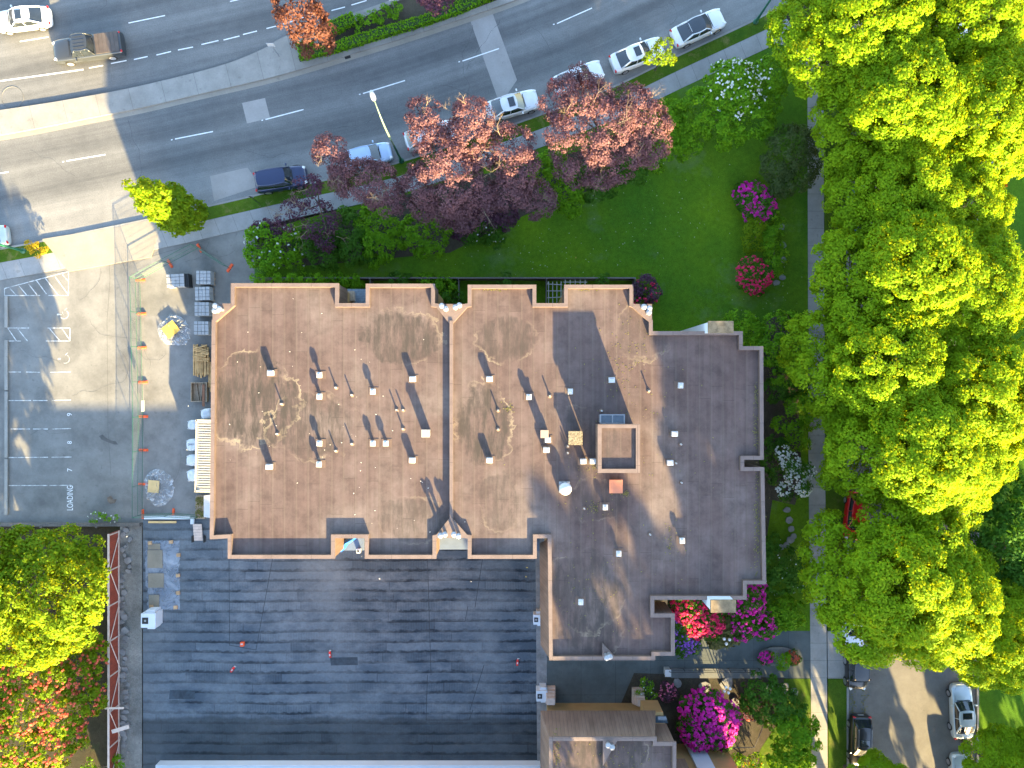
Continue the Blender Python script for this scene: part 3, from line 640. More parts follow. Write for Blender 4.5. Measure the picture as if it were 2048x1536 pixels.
# ---------------------------------------------------------------- things on the roof
def mk_vent(kind):
    t = thing('roof_vent', '', 'roof vent')
    b = MB()
    if kind == 'A':
        b.box((0, 0, .15), (.40, .34, .3)); b.build('curb', MAT['galv'], t)
        b = MB(); b.box((0, 0, .40), (.46, .40, .22), taper=.94); b.build('hood', MAT['white'], t, bevel=.015)
        b = MB(); b.box((0, .13, .513), (.34, .05, .012)); b.build('louvre', MAT['galv'], t)
    else:
        b.lathe([(.15, 0), (.12, .05), (.12, .34)], n=10); b.build('stack', MAT['galv'], t)
        b = MB(); b.box((0, 0, .42), (.38, .42, .2), taper=.9); b.box((0, 0, .55), (.22, .24, .07), taper=.5); b.build('hood', MAT['white'], t, bevel=.012)
    b = MB(); b.box((0, 0, .012), (.75, .6, .024)); b.build('flashing', MAT['capin'], t)
    return t
def mk_pipe():
    t = thing('vent_pipe', '', 'vent pipe')
    b = MB(); b.lathe([(.055, 0), (.055, .42), (.04, .42), (.04, .36)], n=10); b.build('pipe', MAT['pipew'], t)
    b = MB(); b.lathe([(.17, .004), (.16, .02), (.07, .09)], n=10); b.build('collar', MAT['capin'], t)
    return t
VENTS = [(540, 746, 'A', 'white square vent at the upper left of the west roof half'), (638, 750, 'B', 'white capped vent above another one, upper middle of the west roof half'),
 (638, 793, 'B', 'white capped vent just below another, left of two thin pipes on the west roof half'), (745, 783, 'B', 'lone white capped vent right of two thin pipes, middle west roof half'),
 (825, 758, 'A', 'white square vent at the upper right of the west roof half near the ridge wall'), (638, 887, 'B', 'white capped vent heading the lower stacked pair, left middle of the west roof half'),
 (745, 887, 'B', 'left one of two white capped vents side by side on the west roof half'), (771, 887, 'B', 'right one of two white capped vents side by side on the west roof half'),
 (637, 929, 'B', 'lowest white capped vent in the left middle column of the west roof half'), (537, 934, 'A', 'white square vent at the lower left of the west roof half'), (824, 921, 'A', 'white square vent below the grey chimney box near the ridge wall'),
 (979, 758, 'A', 'white square vent by a pale tide mark, upper left of the east roof half'), (979, 921, 'A', 'white square vent at the lower left of the east roof half, below two thin pipes'),
 (1058, 794, 'B', 'white vent standing in the long narrow shadow above the pink chimney box'), (1141, 783, 'B', 'white vent at the left edge of the wide roof shadow above the stair hut'), (1224, 760, 'A', 'white vent at the right edge of the wide roof shadow above the stair hut'),
 (1362, 771, 'B', 'white vent near the top of the shaded eastern roof'), (1350, 868, 'A', 'white square vent right of the stair hut with a thin pipe below it'), (1341, 926, 'A', 'white square vent right of the stair hut beside two thin pipes'),
 (1365, 1082, 'B', 'white vent at the edge of the tree shadow on the lower eastern roof'), (1238, 1108, 'B', 'white vent on the south roof wing, alone in the middle'), (1211, 1015, 'B', 'white vent just below the terracotta roof hatch'),
 (1167, 923, 'A', 'left one of two white vents touching the stair hut corner'), (1186, 923, 'A', 'right one of two white vents touching the stair hut corner'), (1096, 880, 'A', 'white vent tight against the pink chimney box'),
 (1093, 900, 'A', 'white vent a step below the pink chimney box'), (1162, 1205, 'B', 'lowest white vent, in shade on the south roof wing')]
vp = {}
for px, py, k, lab in VENTS:
    loc = P(px, py, ZR+.5); loc = (loc[0], loc[1], ZR)
    if k not in vp: vp[k] = o = mk_vent(k); o.location = loc; o['label'] = lab; o['group'] = 'white roof vents'
    else: dup(vp[k], lab, loc, random.uniform(-.04, .04), group='white roof vents')
PIPES = [(670, 775, 'thin white vent pipe right of the upper stacked vents on the west roof half'), (702, 790, 'thin white vent pipe left of the lone capped vent on the west roof half'), (561, 808, 'upper of two thin pipes standing in the big stain on the west roof half'),
 (552, 868, 'lower of two thin pipes standing in the big stain on the west roof half'), (670, 902, 'thin white pipe between the stacked vents and the side by side vents, lower one'), (702, 888, 'thin white pipe left of the side by side vents'),
 (792, 820, 'thin pipe with a weed growing at its foot, west roof half'), (805, 820, 'thin pipe immediately right of the weedy pipe'), (805, 858, 'thin pipe left of the grey chimney box near the ridge wall'),
 (996, 821, 'upper of two thin pipes in a column on the east roof half'), (996, 859, 'lower of two thin pipes in a column on the east roof half'), (1100, 792, 'thin pipe at the left edge of the long shadow above the debris topped chimney box'),
 (1136, 893, 'upper thin pipe at the left side of the debris topped chimney box'), (1136, 906, 'lower thin pipe at the left side of the debris topped chimney box'), (1299, 782, 'thin pipe at the upper right of the stair hut shadow'), (1363, 889, 'thin pipe just below a square vent right of the stair hut'),
 (1353, 927, 'thin pipe just right of a square vent, east of the stair hut'), (1364, 966, 'thin pipe in the tree shadow edge, east of the terracotta hatch'), (1169, 1018, 'thin pipe left of the vent below the terracotta hatch'), (1301, 1070, 'thin pipe left of the lowest eastern vent'), (1204, 822, 'thin pipe just above the glazed skylight of the stair hut')]
pr = None
for px, py, lab in PIPES:
    loc = P(px, py, ZR+.4); loc = (loc[0], loc[1], ZR)
    if pr is None: pr = mk_pipe(); pr.location = loc; pr['label'] = lab; pr['group'] = 'thin roof vent pipes'
    else: dup(pr, lab, loc, group='thin roof vent pipes')
def gooseneck():
    t = thing('flue_pipe', '', 'flue pipe')
    b = MB(); b.lathe([(.12, 0), (.12, .55)], n=10); b.build('pipe', MAT['galv'], t)
    b = MB(); b.lathe([(.12, .5), (.20, .55), (.20, .72), (.08, .80)], n=12); b.build('cowl', MAT['galv'], t)
    return t
gp = None
for i, (px, py, lab) in enumerate([(432, 612, 'north west corner ledge'), (440, 618, 'north west corner ledge'), (431, 622, 'north west corner ledge'), (884, 612, 'ledge at the top of the ridge wall'), (892, 618, 'ledge at the top of the ridge wall'), (911, 615, 'ledge at the top of the ridge wall'), (919, 611, 'ledge at the top of the ridge wall'),
 (1287, 614, 'north east corner ledge'), (1298, 617, 'north east corner ledge'), (1297, 625, 'north east corner ledge'), (881, 1070, 'ledge at the foot of the ridge wall'), (890, 1068, 'ledge at the foot of the ridge wall'), (908, 1068, 'ledge at the foot of the ridge wall'), (917, 1071, 'ledge at the foot of the ridge wall'),
 (1213, 1314, 'triangular ledge on the south wing edge'), (1219, 1312, 'triangular ledge on the south wing edge'), (1217, 1493, 'parapet of the second block'), (1225, 1497, 'parapet of the second block')]):
    loc = P(px, py, ZC+.5); loc = (loc[0], loc[1], ZC if py < 1480 else ZR)
    lb = 'short capped metal flue on the '+lab
    if gp is None: gp = gooseneck(); gp.location = loc; gp['label'] = lb; gp['group'] = 'metal flues on the '+lab
    else: dup(gp, lb, loc, group='metal flues on the '+lab)
b = MB(); b.prism(pp([(1206, 1532), (1206, 1479), (1236, 1479)], ZC+.01), ZC-.2, ZC+.01); b.build('corner_ledge', MAT['cap'], b2)
def roofbox(name, px, py, w, d, h, m, capm, label, cat, topm=None, ov=.06):
    X, Y, _ = P(px, py, ZR+h); t = thing(name, label, cat, (X, Y, ZR))
    b = MB(); b.box((0, 0, h/2-.03), (w-2*ov, d-2*ov, h-.06)); b.build('shaft', m, t)
    b = MB(); b.box((0, 0, h-.03), (w, d, .06)); b.build('lid', capm, t, bevel=.01); return t
roofbox('chimney_box', 851, 867, .62, .56, .98, MAT['galv'], simple('grey_lid', (.25, .245, .23), .7, .15, 5), 'grey square chimney box with long shadow left of the ridge wall', 'chimney')
roofbox('chimney_box', 1089, 868, .58, .56, 1.1, MAT['cap'], simple('pink_lid', (.31, .215, .17), .7, .08, 3), 'pink square chimney box with long shadow left of the stair hut', 'chimney')
roofbox('chimney_box', 1151, 876, 1.02, 1.0, .8, MAT['cap'], simple('debris_lid', (.19, .155, .10), .9, .7, 9, bump=1), 'wide chimney box covered with dry debris beside the stair hut', 'chimney')
roofbox('roof_hatch', 1232, 973, .98, .98, .5, MAT['cap'], MAT['terra'], 'terracotta square roof hatch just below the stair hut', 'roof hatch')
X, Y, _ = P(1131, 978, ZR+.7); t = thing('dome_fan', 'white round domed roof fan on a square curb', 'roof fan', (X, Y, ZR))
b = MB(); b.box((-.05, .08, .2), (.78, .8, .4)); b.build('curb', MAT['galv'], t)
b = MB(); b.lathe([(.30, .38), (.30, .55), (.46, .58), (.46, .66), (.38, .78), (.22, .86), (.06, .89)], n=24); b.build('dome', MAT['white'], t, smooth=True)
# stair hut
X0, Y0, _ = P(1197, 850, ZR+2.3); X1, Y1, _ = P(1278, 944, ZR+2.3)
t = thing('stair_hut', 'brown square stair hut with its own parapet on the roof', 'roof hut', ((X0+X1)/2, (Y0+Y1)/2, ZR)); w, d = X1-X0, Y0-Y1
b = MB(); b.box((0, 0, 1.05), (w-.1, d-.1, 2.1)); b.build('wall', MAT['siding'], t)
b = MB(); rr = [(-w/2, -d/2), (w/2, -d/2), (w/2, d/2), (-w/2, d/2)]; b.prism(offset(rr, .2), 1.9, 2.12); b.build('roof', MAT['roof'], t)
b = MB(); cap_strip(b, rr, .22, 2.34, 2.1); b.weld(); b.build('parapet', [MAT['cap'], MAT['capin']], t)
b = MB(); X, Y, _ = P(1225, 838, ZR+.9)
t = thing('skylight', 'grey metal framed skylight box against the top of the stair hut', 'skylight', (X, Y, ZR))
b.box((0, 0, .4), (1.75, .55, .8)); b.build('curb', MAT['galv'], t)
b = MB()
for k in (-.86, 0, .86): b.box((k, 0, .84), (.09, .68, .08))
for k in (-.3, .3): b.box((0, k, .83), (1.8, .08, .07))
b.build('frame', MAT['galv'], t)
b = MB(); b.box((0, 0, .81), (1.7, .56, .03)); b.build('pane', MAT['blueglass'], t)
# leaf litter and weeds on the roof
def litter(name, label, spots, m, s=.05, z=ZR):
    V = []
    for px, py, sx, sy, n in spots:
        for _ in range(n):
            X, Y, _z = P(px+RNG.normal()*sx, py+RNG.normal()*sy, z); a = RNG.random()*6.3; k = s*(.5+RNG.random()); c_, s_ = math.cos(a)*k, math.sin(a)*k
            zz = z+.012+RNG.random()*.02; V += [(X-c_, Y-s_, zz), (X+s_*.6, Y-c_*.6, zz+.01), (X+c_, Y+s_, zz), (X-s_*.6, Y+c_*.6, zz+.015)]
    b = MB(); b.v = V; b.f = [[i, i+1, i+2, i+3] for i in range(0, len(V), 4)]; b.m = [0]*len(b.f)
    o = b.build(name, m); return tag(o, label, 'leaf litter', kind='stuff')
litter('leaf_litter', 'scattered dry yellow leaves and weeds on the eastern roof', [(1512, 790, 3, 12, 40), (1512, 850, 3, 28, 90), (1513, 1000, 3, 40, 90), (1514, 1080, 4, 40, 130), (1340, 1080, 6, 16, 40), (1185, 1015, 12, 9, 60), (1250, 988, 5, 4, 30), (1017, 815, 6, 6, 40), (1255, 720, 30, 55, 110), (1190, 1160, 60, 50, 70), (1300, 900, 130, 200, 110), (1173, 578, 10, 3, 40), (990, 579, 14, 2, 60), (1115, 1500, 4, 20, 90), (1250, 1510, 60, 15, 60), (1180, 935, 12, 12, 50)], MAT['weed'])
litter('leaf_litter', 'a few pale fallen bits on the western roof half', [(600, 800, 120, 120, 36), (780, 960, 70, 90, 22)], simple('pale_litter', (.55, .5, .42), .8), .045)
# ---------------------------------------------------------------- yard and deck things
def pallet(px, py, rz, w, d, h, label, grp):
    X, Y, _ = P(px, py, h); t = thing('block_pallet', label, 'pallet of blocks', (X, Y, .066), rz, grp)
    b = MB()
    for k in (-1, 0, 1): b.box((0, k*d*.42, .05), (w, .1, .1))
    for k in range(6): b.box((-w/2+.1+k*(w-.2)/5, 0, .12), (.13, d, .03))
    b.build('pallet', MAT['wood'], t)
    b = MB(); n = 2; L = max(2, int(h/.3))
    for i in range(2):
        for l in range(L):
            for k in range(n):
                b.box(((i-.5)*w*.46+random.uniform(-.01, .01), (k-(n-1)/2)*d*.478, .15+(l+.5)*(h-.15)/L), (w*.452, d*.47, (h-.15)/L-.015))
    b.build('blocks', MAT['block'], t, bevel=.02)
    b = MB()
    for k in (-.25, .25):
        b.box((0, k*d, h+.006), (w*.93, .025, .008)); b.box((k*w*.9, 0, h+.016), (.025, d*.95, .008))
    b.build('strap', MAT['strap'], t); return t
pallet(351, 561, .06, 1.65, 1.15, .9, 'grey strapped block pallet standing apart to the left, topped by dark slabs', None)
for px, py, l in ((407, 555, 'uppermost'), (405, 587, 'second from the top'), (404, 618, 'third from the top'), (403, 656, 'lowest')):
    pallet(px, py, random.uniform(-.03, .03), 1.35, 1.2, 1.0, l+' grey block pallet in the column of four by the roof', 'block pallets in a column')
b = MB(); X, Y, _ = P(368, 559, .9)
for k in range(3): b.box((X+.05+k*.13, Y-.05, .45), (.1, 1.15, .8), .06)
tag(b.build('slab_stack', MAT['black'], bevel=.02), 'three black slabs leaning upright against the lone block pallet', 'slabs')
# temporary fence panels
def fence_panel():
    t = thing('mesh_fence', '', 'fence panel'); L, H = 2.86, 1.85
    b = MB(); 
    for x in (0, L): b.tube([(x, 0, .1), (x, 0, H)], .022)
    for z in (.15, H-.02, H*.5): b.tube([(0, 0, z), (L, 0, z)], .02)
    b.build('frame', MAT['green'], t)
    b = MB()
    for k in range(1, 34): b.box((k*L/34, 0, H/2+.05), (.006, .006, H-.2))
    for k in range(1, 12): b.box((L/2, 0, .1+k*(H-.15)/12), (L, .006, .006))
    b.build('mesh', MAT['mesh'], t)
    b = MB(); b.box((0, 0, .065), (.22, .85, .13), taper=.8); b.build('foot', MAT['orange'], t, bevel=.02)
    return t
nodes = [(460, 536), (399, 496), (340, 527), (281, 560), (283, 627), (284, 695), (286, 764), (287, 833), (287, 900), (286, 968), (286, 1028), (347, 1026), (405, 1030)]
wh = ['from the roof corner up to the pointed bend', 'from the pointed bend down to the left', 'across the apron corner', 'first of the long straight run', 'second of the long straight run', 'beside the yellow board on plastic', 'opposite the timber stack',
      'carrying a white sign', 'opposite the dark oil mark', 'beside the lower plastic sheet', 'along the white kerb of the deck', 'beside the planter skip']
fp = None
for i in range(len(nodes)-1):
    a, c = P(*nodes[i], .06), P(*nodes[i+1], .06); rz = math.atan2(c[1]-a[1], c[0]-a[0]); lab = 'green mesh fence panel with orange foot, '+wh[i]; s_ = math.dist(a, c)/2.86
    if fp is None: fp = fence_panel(); o = fp; o.location = (a[0], a[1], .06); o.rotation_euler.z = rz; o['label'] = lab; o['group'] = 'temporary fence panels'
    else: o = dup(fp, lab, (a[0], a[1], .06), rz, group='temporary fence panels')
    o.scale = (s_, 1, 1)
a = P(288, 812, 1.2); b = MB(); b.box((a[0]-.05, a[1], 1.3), (.02, .95, .5), 0); tag(b.build('fence_sign', MAT['white']), 'white blank sign tied to the mesh fence by the parking stalls', 'sign')
# container
X, Y, _ = P(420.5, 912, 2.6); t = thing('shipping_container', 'cream ribbed shipping container half under the brown roof edge', 'container', (X, Y, .066), R(-1))
b = MB(); b.box((0, 0, 1.25), (2.3, 5.9, 2.4)); b.build('body', MAT['contain'], t)
b = MB()
for k in range(28): b.box((0, -2.78+k*.206, 2.53), (2.26, .10, .11), taper=.7)
b.build('ribbed_roof', MAT['contain'], t, bevel=.015)
b = MB()
for y in (-2.95, 2.95): b.box((0, y, 2.5), (2.44, .16, .2)); 
for x in (-1.19, 1.19): b.box((x, 0, 2.5), (.1, 5.7, .18)); [b.box((x, y, 1.3), (.14, .14, 2.6)) for y in (-2.95, 2.95)]
b.build('frame', MAT['contain'], t, bevel=.01)
# bulk bags
def bag(px, py, rz, w, d, label, txt=None):
    X, Y, _ = P(px, py, 1.0); t = thing('bulk_bag', label, 'bulk bag', (X, Y, .066), rz, 'white bulk bags by the container')
    b = MB(); n = 9; vs = []; rr = random.Random(px)
    prof = [(.40, 0), (.47, .12), (.51, .45), (.49, .8), (.42, .96), (.28, 1.02), (.1, .98)]
    for r, z in prof:
        for k in range(20):
            g = 2*math.pi*k/20; c_, s_ = math.cos(g), math.sin(g); p_ = (abs(c_)**3.5+abs(s_)**3.5)**(-1/3.5)
            q = r*p_*(1+rr.uniform(-.05, .05)); vs.append((q*c_*w, q*s_*d, z+rr.uniform(-.03, .03)))
    fs = [(i*20+k, i*20+(k+1) % 20, (i+1)*20+(k+1) % 20, (i+1)*20+k) for i in range(6) for k in range(20)]+[tuple(range(120, 140))]
    b.add(vs, fs); b.build('sack', MAT['bag'], t, smooth=True, sub=1)
    b = MB()
    for sx in (-1, 1):
        for sy in (-1, 1): b.tube([(sx*.42*w, sy*.30*d, .9), (sx*.36*w, sy*.36*d, 1.12), (sx*.26*w, sy*.42*d, .93)], .022, 5)
    b.build('loop', MAT['bag'], t)
    if txt: text_mesh('lettering', txt, .24, (0, .05, 1.07), 0, MAT['black'], t)
bag(412, 828, .1, 1.0, .95, 'fattest white bulk bag, above the container end'); bag(384, 850, 0, .85, .85, 'flat topped pale bag left of the container top')
bag(383, 890, .05, 1.0, 1.05, 'white bulk bag with black lettering left of the container', 'DNU'); bag(383, 921, -.05, 1.0, 1.0, 'faded white bulk bag between the lettered bag and the lowest bag'); bag(384, 951, .2, .95, 1.05, 'lowest white bulk bag with a reddish smear')
# planter skip and tent
X, Y, _ = P(400, 1015, .9); t = thing('planter_box', 'long timber planter full of dry leaves beside the white canopy', 'planter', (X, Y, .066))
b = MB(); b.box((0, 0, .4), (.8, 1.95, .8)); b.build('box', MAT['wood'], t)
b = MB()
for i in range(260):
    x, y = RNG.uniform(-.36, .36), RNG.uniform(-.9, .9)
    if abs(y) < .2 and RNG.random() < .8: continue
    b.box((x, y, .84+RNG.random()*.12), (.1, .06, .015), RNG.random()*6)
b.build('dry_leaves', MAT['weed'], t)
b = MB(); X, Y, _ = P(424, 1012, 2.3); t = thing('canopy', 'white sloping canopy half under the roof edge', 'canopy', (X, Y, .066))
b.add([(-.75, .85, 2.1), (1.2, 1.1, 2.5), (1.2, -1.1, 2.5), (-.75, -.95, 2.1)], [(0, 3, 2, 1)]); b.build('sheet', MAT['white'], t)
b = MB(); [b.tube([(x, y, 0), (x, y, 2.1)], .03) for x in (-.7,) for y in (-.9, .8)]; b.build('pole', MAT['galv'], t)
# ramp steps to the deck
X, Y, _ = P(397, 1064, .2); t = thing('step_ramp', 'short timber step ramp from the yard down to the dark deck', 'ramp', (X, Y, .07))
b = MB()
for k in range(6): b.box((0, .62-k*.25, .36-k*.045), (.75, .22, .05))
b.build('tread', MAT['pinkwood'], t); b = MB()
for x in (-.5, .52): b.box((x, -.6, .15), (.1, .55, .3))
b.build('side_block', MAT['black'], t)
b = MB(); A_ = P(288, 1035, .2); B_ = P(380, 1035, .2); b.box(((A_[0]+B_[0])/2, A_[1], .12), (B_[0]-A_[0], .3, .22)); C_ = P(384, 1042, .2); b.box((C_[0]+.02, C_[1], .121), (.32, .55, .224)); tag(b.build('white_kerb', MAT['palewall'], bevel=.02), 'white kerb edging the top of the dark deck', 'kerb')
b = MB(); A_ = P(325, 1044, .1); b.box((A_[0], A_[1], .12), (2.4, .18, .1)); tag(b.build('timber_plank', MAT['board']), 'single yellow plank lying just below the white kerb', 'plank')
# timber stacks
def plank(px, py, L, rz, z, w, m, label, grp):
    b = MB(); b.box((0, 0, 0), (w, L, .06)); o = b.build('timber_plank', m, bevel=.006); X, Y, _ = P(px, py, z); o.location = (X, Y, z); o.rotation_euler.z = rz
    return tag(o, label, 'plank', grp)
rr = random.Random(3); LB = 'sawn plank laid lengthwise in the loose timber stack by the west roof edge'
for k in range(9):
    for l in range(3): plank(388+k*3.4+rr.uniform(-.8, .8), 722+rr.uniform(-4, 4), rr.uniform(2.0, 2.7), rr.uniform(-.03, .03), .13+l*.2, .12, MAT['lumber'], LB, 'lengthwise planks')
for k in range(9): plank(402+rr.uniform(-3, 3), 694+k*3.4, rr.uniform(1.1, 1.5), R(90)+rr.uniform(-.3, .3), .64+k*.012, .09, MAT['lumber'], 'short plank strewn crosswise on top of the loose timber stack', 'crosswise planks')
for k in range(4): plank(418+k*3, 745+k*9, 2.6, .02*k, .3+k*.1, .13, MAT['lumber'], 'long plank propped between the timber stack and the brown roof', 'propped planks')
X, Y, _ = P(400, 784, .3); t = thing('frame_crate', 'dark open crate with a rust brown board, between the timber and the bulk bags', 'crate', (X, Y, .066))
b = MB(); b.box((0, 0, .1), (1.3, 1.6, .06)); b.build('base', MAT['wood'], t); b = MB()
for x in (-.66, .66): b.box((x, 0, .3), (.07, 1.7, .4))
for y in (-.8, .8): b.box((0, y, .3), (1.25, .07, .4))
b.box((-.2, 0, .22), (.06, 1.5, .1), .15); b.box((.15, 0, .22), (.06, 1.5, .1), -.1); b.build('side', MAT['wood'], t); b = MB(); b.box((.42, -.3, .53), (.2, 1.9, .05)); b.build('board', simple('rust_board', (.20, .09, .05), .8), t)
# plastic sheets with boards on top
def plastic_sheet(name, label, outline, z, seed, amp=.18, m='plastic'):
    r2 = np.random.default_rng(seed); c = np.mean(outline, axis=0); b = MB(); rings = 7; n = 40
    ang = [math.atan2(-(p[1]-c[1]), p[0]-c[0]) for p in outline]; rad = [math.hypot(p[0]-c[0], p[1]-c[1]) for p in outline]; o_ = np.argsort(ang); ang = np.array(ang)[o_]; rad = np.array(rad)[o_]
    vs = []
    for i in range(1, rings+1):
        for k in range(n):
            g = -math.pi+2*math.pi*k/n; q = np.interp(g, ang, rad, period=2*math.pi)*i/rings*(1+r2.normal()*(.03 if m == 'plastic' else .004))
            X, Y, _ = P(c[0]+q*math.cos(g), c[1]-q*math.sin(g), z); vs.append((X, Y, z+abs(r2.normal())*amp*(1 if i < rings else .2)+.02))
    b.add(vs, [(i*n+k, i*n+(k+1) % n, (i+1)*n+(k+1) % n, (i+1)*n+k) for i in range(rings-1) for k in range(n)]+[tuple(range(n))])
    return tag(b.build(name, MAT[m], smooth=False), label, 'plastic sheet')
plastic_sheet('plastic_sheet', 'crumpled clear plastic sheet under the yellow board, upper yard', [(316, 655), (330, 640), (343, 628), (360, 634), (376, 646), (382, 668), (372, 688), (352, 690), (330, 686), (318, 670)], .07, 5, .2)
plastic_sheet('plastic_sheet', 'round crumpled clear plastic sheet in the lower yard', [(292, 955), (303, 941), (325, 940), (340, 950), (348, 972), (343, 995), (330, 1011), (315, 1013), (298, 1000), (292, 980)], .07, 9, .2)
def board(px, py, w, d, rz, z, m, label, th=.04, name='plywood_board'):
    b = MB(); b.box((0, 0, 0), (w, d, th)); o = b.build(name, m, bevel=.006); X, Y, _ = P(px, py, z); o.location = (X, Y, z); o.rotation_euler.z = rz; return tag(o, label, 'board')
board(341, 659, 1.25, 1.1, R(38), .42, simple('yellow_board', (.72, .42, .07), .7, .08), 'yellow square board lying on the upper plastic sheet'); board(307, 973, .95, 1.05, R(-5), .42, MAT['board'], 'tan plywood board lying on the lower plastic sheet')
# tarp with boards and blocks on the deck
b = MB(); r2 = np.random.default_rng(4); nx, ny = 9, 24
for j in range(ny):
    for i in range(nx):
        px = 291+68*i/(nx-1)+(r2.normal()*1.2 if i in (0, nx-1) else 0)+(4 if (i == 0 and j > 15) else 0); py = 1081+138*j/(ny-1)
        X, Y, _ = P(px, py, .09); b.v.append((X, Y, .085+abs(r2.normal())*.018))
b.f = [[j*nx+i, (j+1)*nx+i, (j+1)*nx+i+1, j*nx+i+1] for j in range(ny-1) for i in range(nx-1)]; b.m = [0]*len(b.f)
tag(b.build('plastic_sheet', MAT['film'], smooth=True), 'long pale blue plastic sheet with boards on the dark deck', 'plastic sheet')
pb = concrete('grey_board', (.24, .215, .17), stain=.25)
for px, py, w, d, l in ((310, 1118, 1.3, 1.55, 'upper'), (312, 1161, 1.35, 1.25, 'middle'), (308, 1203, .9, 1.15, 'lowest'), (308, 1093, 1.05, .5, 'small topmost')): board(px, py, w, d, 0, .17, pb, l+' grey board on the pale blue plastic of the deck')
for px, py in ((300, 1086), (342, 1084), (357, 1110), (356, 1151), (356, 1186), (303, 1213), (351, 1215)): tag(board(px, py, .32, .28, .1, .2, simple('rust_block', (.42, .27, .15), .8, .3), 'small rusty brick weighing down the pale blue plastic sheet edge', .14, 'brick_weight'), None, 'brick', 'brick weights')
# white shafts on the deck edge
def shaft(px, py, w, d, h, label, rz=0):
    X, Y, _ = P(px, py, h); t = thing('vent_shaft', label, 'vent shaft', (X, Y, .066), rz)
    b = MB(); b.box((0, 0, h/2), (w, d, h)); b.box((.1, d/2+.1, h/2-.1), (w*.6, .25, h-.2)); b.box((.15, -d/2-.08, h/2-.1), (w*.5, .2, h-.2)); b.build('box', MAT['palewall'], t, bevel=.02)
    b = MB(); b.box((-w*.2, 0, h+.011), (w*.42, d*.45, .022)); b.build('grille', MAT['black'], t); b = MB(); b.lathe([(.1, .02), (.06, .05)], (-w*.2, 0, h), 10); b.build('fan_cap', MAT['galv'], t)
shaft(297, 1241, 1.25, 1.2, 1.3, 'white boxy vent shaft at the west edge of the dark deck'); shaft(1076, 1239, .8, .85, 1.0, 'white vent shaft at the foot of the sloping south wing siding'); shaft(1084, 1392, .95, .9, 1.2, 'white vent shaft near the top of the second block')
# extinguisher like red tools on the deck
def tool(px, py, rz, label):
    X, Y, _ = P(px, py, .2); t = thing('red_canister', label, 'canister', (X, Y, .2), rz, 'red canisters lying on the deck')
    b = MB(); b.tube([(0, -.28, 0), (0, -.25, 0), (0, .2, 0), (0, .28, 0)], [.06, .1, .1, .05], 12); b.build('cylinder', simple('red_enamel', (.62, .02, .015), .35), t, smooth=True)
    b = MB(); b.tube([(0, .28, 0), (0, .38, .02)], .04, 8); b.box((.05, .36, .03), (.16, .05, .04)); b.box((0, -.02, .1), (.1, .16, .01)); b.build('nozzle', MAT['pipew'], t)
tool(465, 1339, R(-35), 'left red canister lying diagonally on the dark deck'); tool(660, 1309, R(4), 'middle red canister lying upright on the dark deck'); tool(1035, 1325, R(-6), 'right red canister on the deck near the sloping siding')
X, Y, _ = P(484, 1289, .3); t = thing('orange_box', 'small orange box on the dark deck', 'box', (X, Y, .066)); b = MB(); b.box((0, 0, .14), (.33, .36, .28)); b.build('case', MAT['orange'], t, bevel=.02); b = MB(); b.box((0, .05, .3), (.18, .1, .03)); b.build('handle', MAT['pipew'], t)
X, Y, _ = P(717, 1102, 6.9); t = thing('balcony_heater', 'small white box on the balcony edge of the left roof recess', 'box', (X, Y, 6.6)); b = MB(); b.box((0, 0, .2), (.3, .32, .4)); b.build('case', MAT['pipew'], t, bevel=.02); b = MB(); b.lathe([(.09, .4), (.09, .42)], (0, 0, 0), 10); b.build('port', MAT['black'], t)
X, Y, _ = P(693, 1087, 7.2); t = thing('blue_tarpaulin', 'crumpled bright blue tarpaulin on the balcony of the left roof recess', 'tarpaulin', (X, Y, 6.6)); b = MB(); r2 = random.Random(8)
pts = [(-.7+k*.19, -.55+k*.15+r2.uniform(-.08, .08), .2+r2.uniform(0, .35)) for k in range(9)]; vs = []
for k, p in enumerate(pts):
    w = .32-.02*k; vs += [(p[0]-w*.5, p[1]+w*.6, p[2]*.4), (p[0], p[1], p[2]+.25), (p[0]+w*.6, p[1]-w*.5, p[2]*.3)]
b.add(vs, [f for k in range(8) for f in ((3*k, 3*k+1, 3*k+4, 3*k+3), (3*k+1, 3*k+2, 3*k+5, 3*k+4))]); b.build('cloth', MAT['bluetarp'], t)
X, Y, _ = P(699, 592, 5.9); t = thing('storage_box', 'pale wooden storage box on the balcony in the upper left roof recess', 'box', (X, Y, 5.2)); b = MB(); b.box((0, 0, .35), (.62, .7, .7)); b.build('box', MAT['pinkwood'], t); b = MB(); b.box((.05, 0, .72), (.7, .78, .05)); b.build('lid', MAT['wood'], t)
# red fence, retaining wall, rubble
t = thing('red_fence', 'brick red board fence with pale timber braces at the lower left', 'fence', P(239, 1060, 0)); x0, y0, _ = t.location; L = y0-P(0, 1640, 0)[1]
b = MB(); b.box((0, -L/2, .85), (.06, L, 1.7)); b.build('boards', MAT['redfence'], t)
b = MB(); b.box((0, -L/2, 1.74), (.16, L, .07)); b.box((.1, -L/2, .3), (.08, L, .1)); b.build('rail', MAT['pinkwood'], t)
b = MB(); k = 0; y = -.1
while y > -L+3:
    b.tube([(.09, y, 1.7 if k % 2 else .1), (.12, y-2.9, .1 if k % 2 else 1.7)], .045, 4); b.box((.06, y, .9), (.07, .1, 1.7)); y -= 3.0; k += 1
b.build('brace', MAT['pinkwood'], t)
t = thing('wooden_retaining_wall', 'low weathered timber retaining wall below the parking stalls', 'retaining wall', P(0, 1048, 0)); b = MB(); L = P(283, 0, 0)[0]-P(-300, 0, 0)[0]; x0 = P(-300, 0, 0)[0]-t.location.x
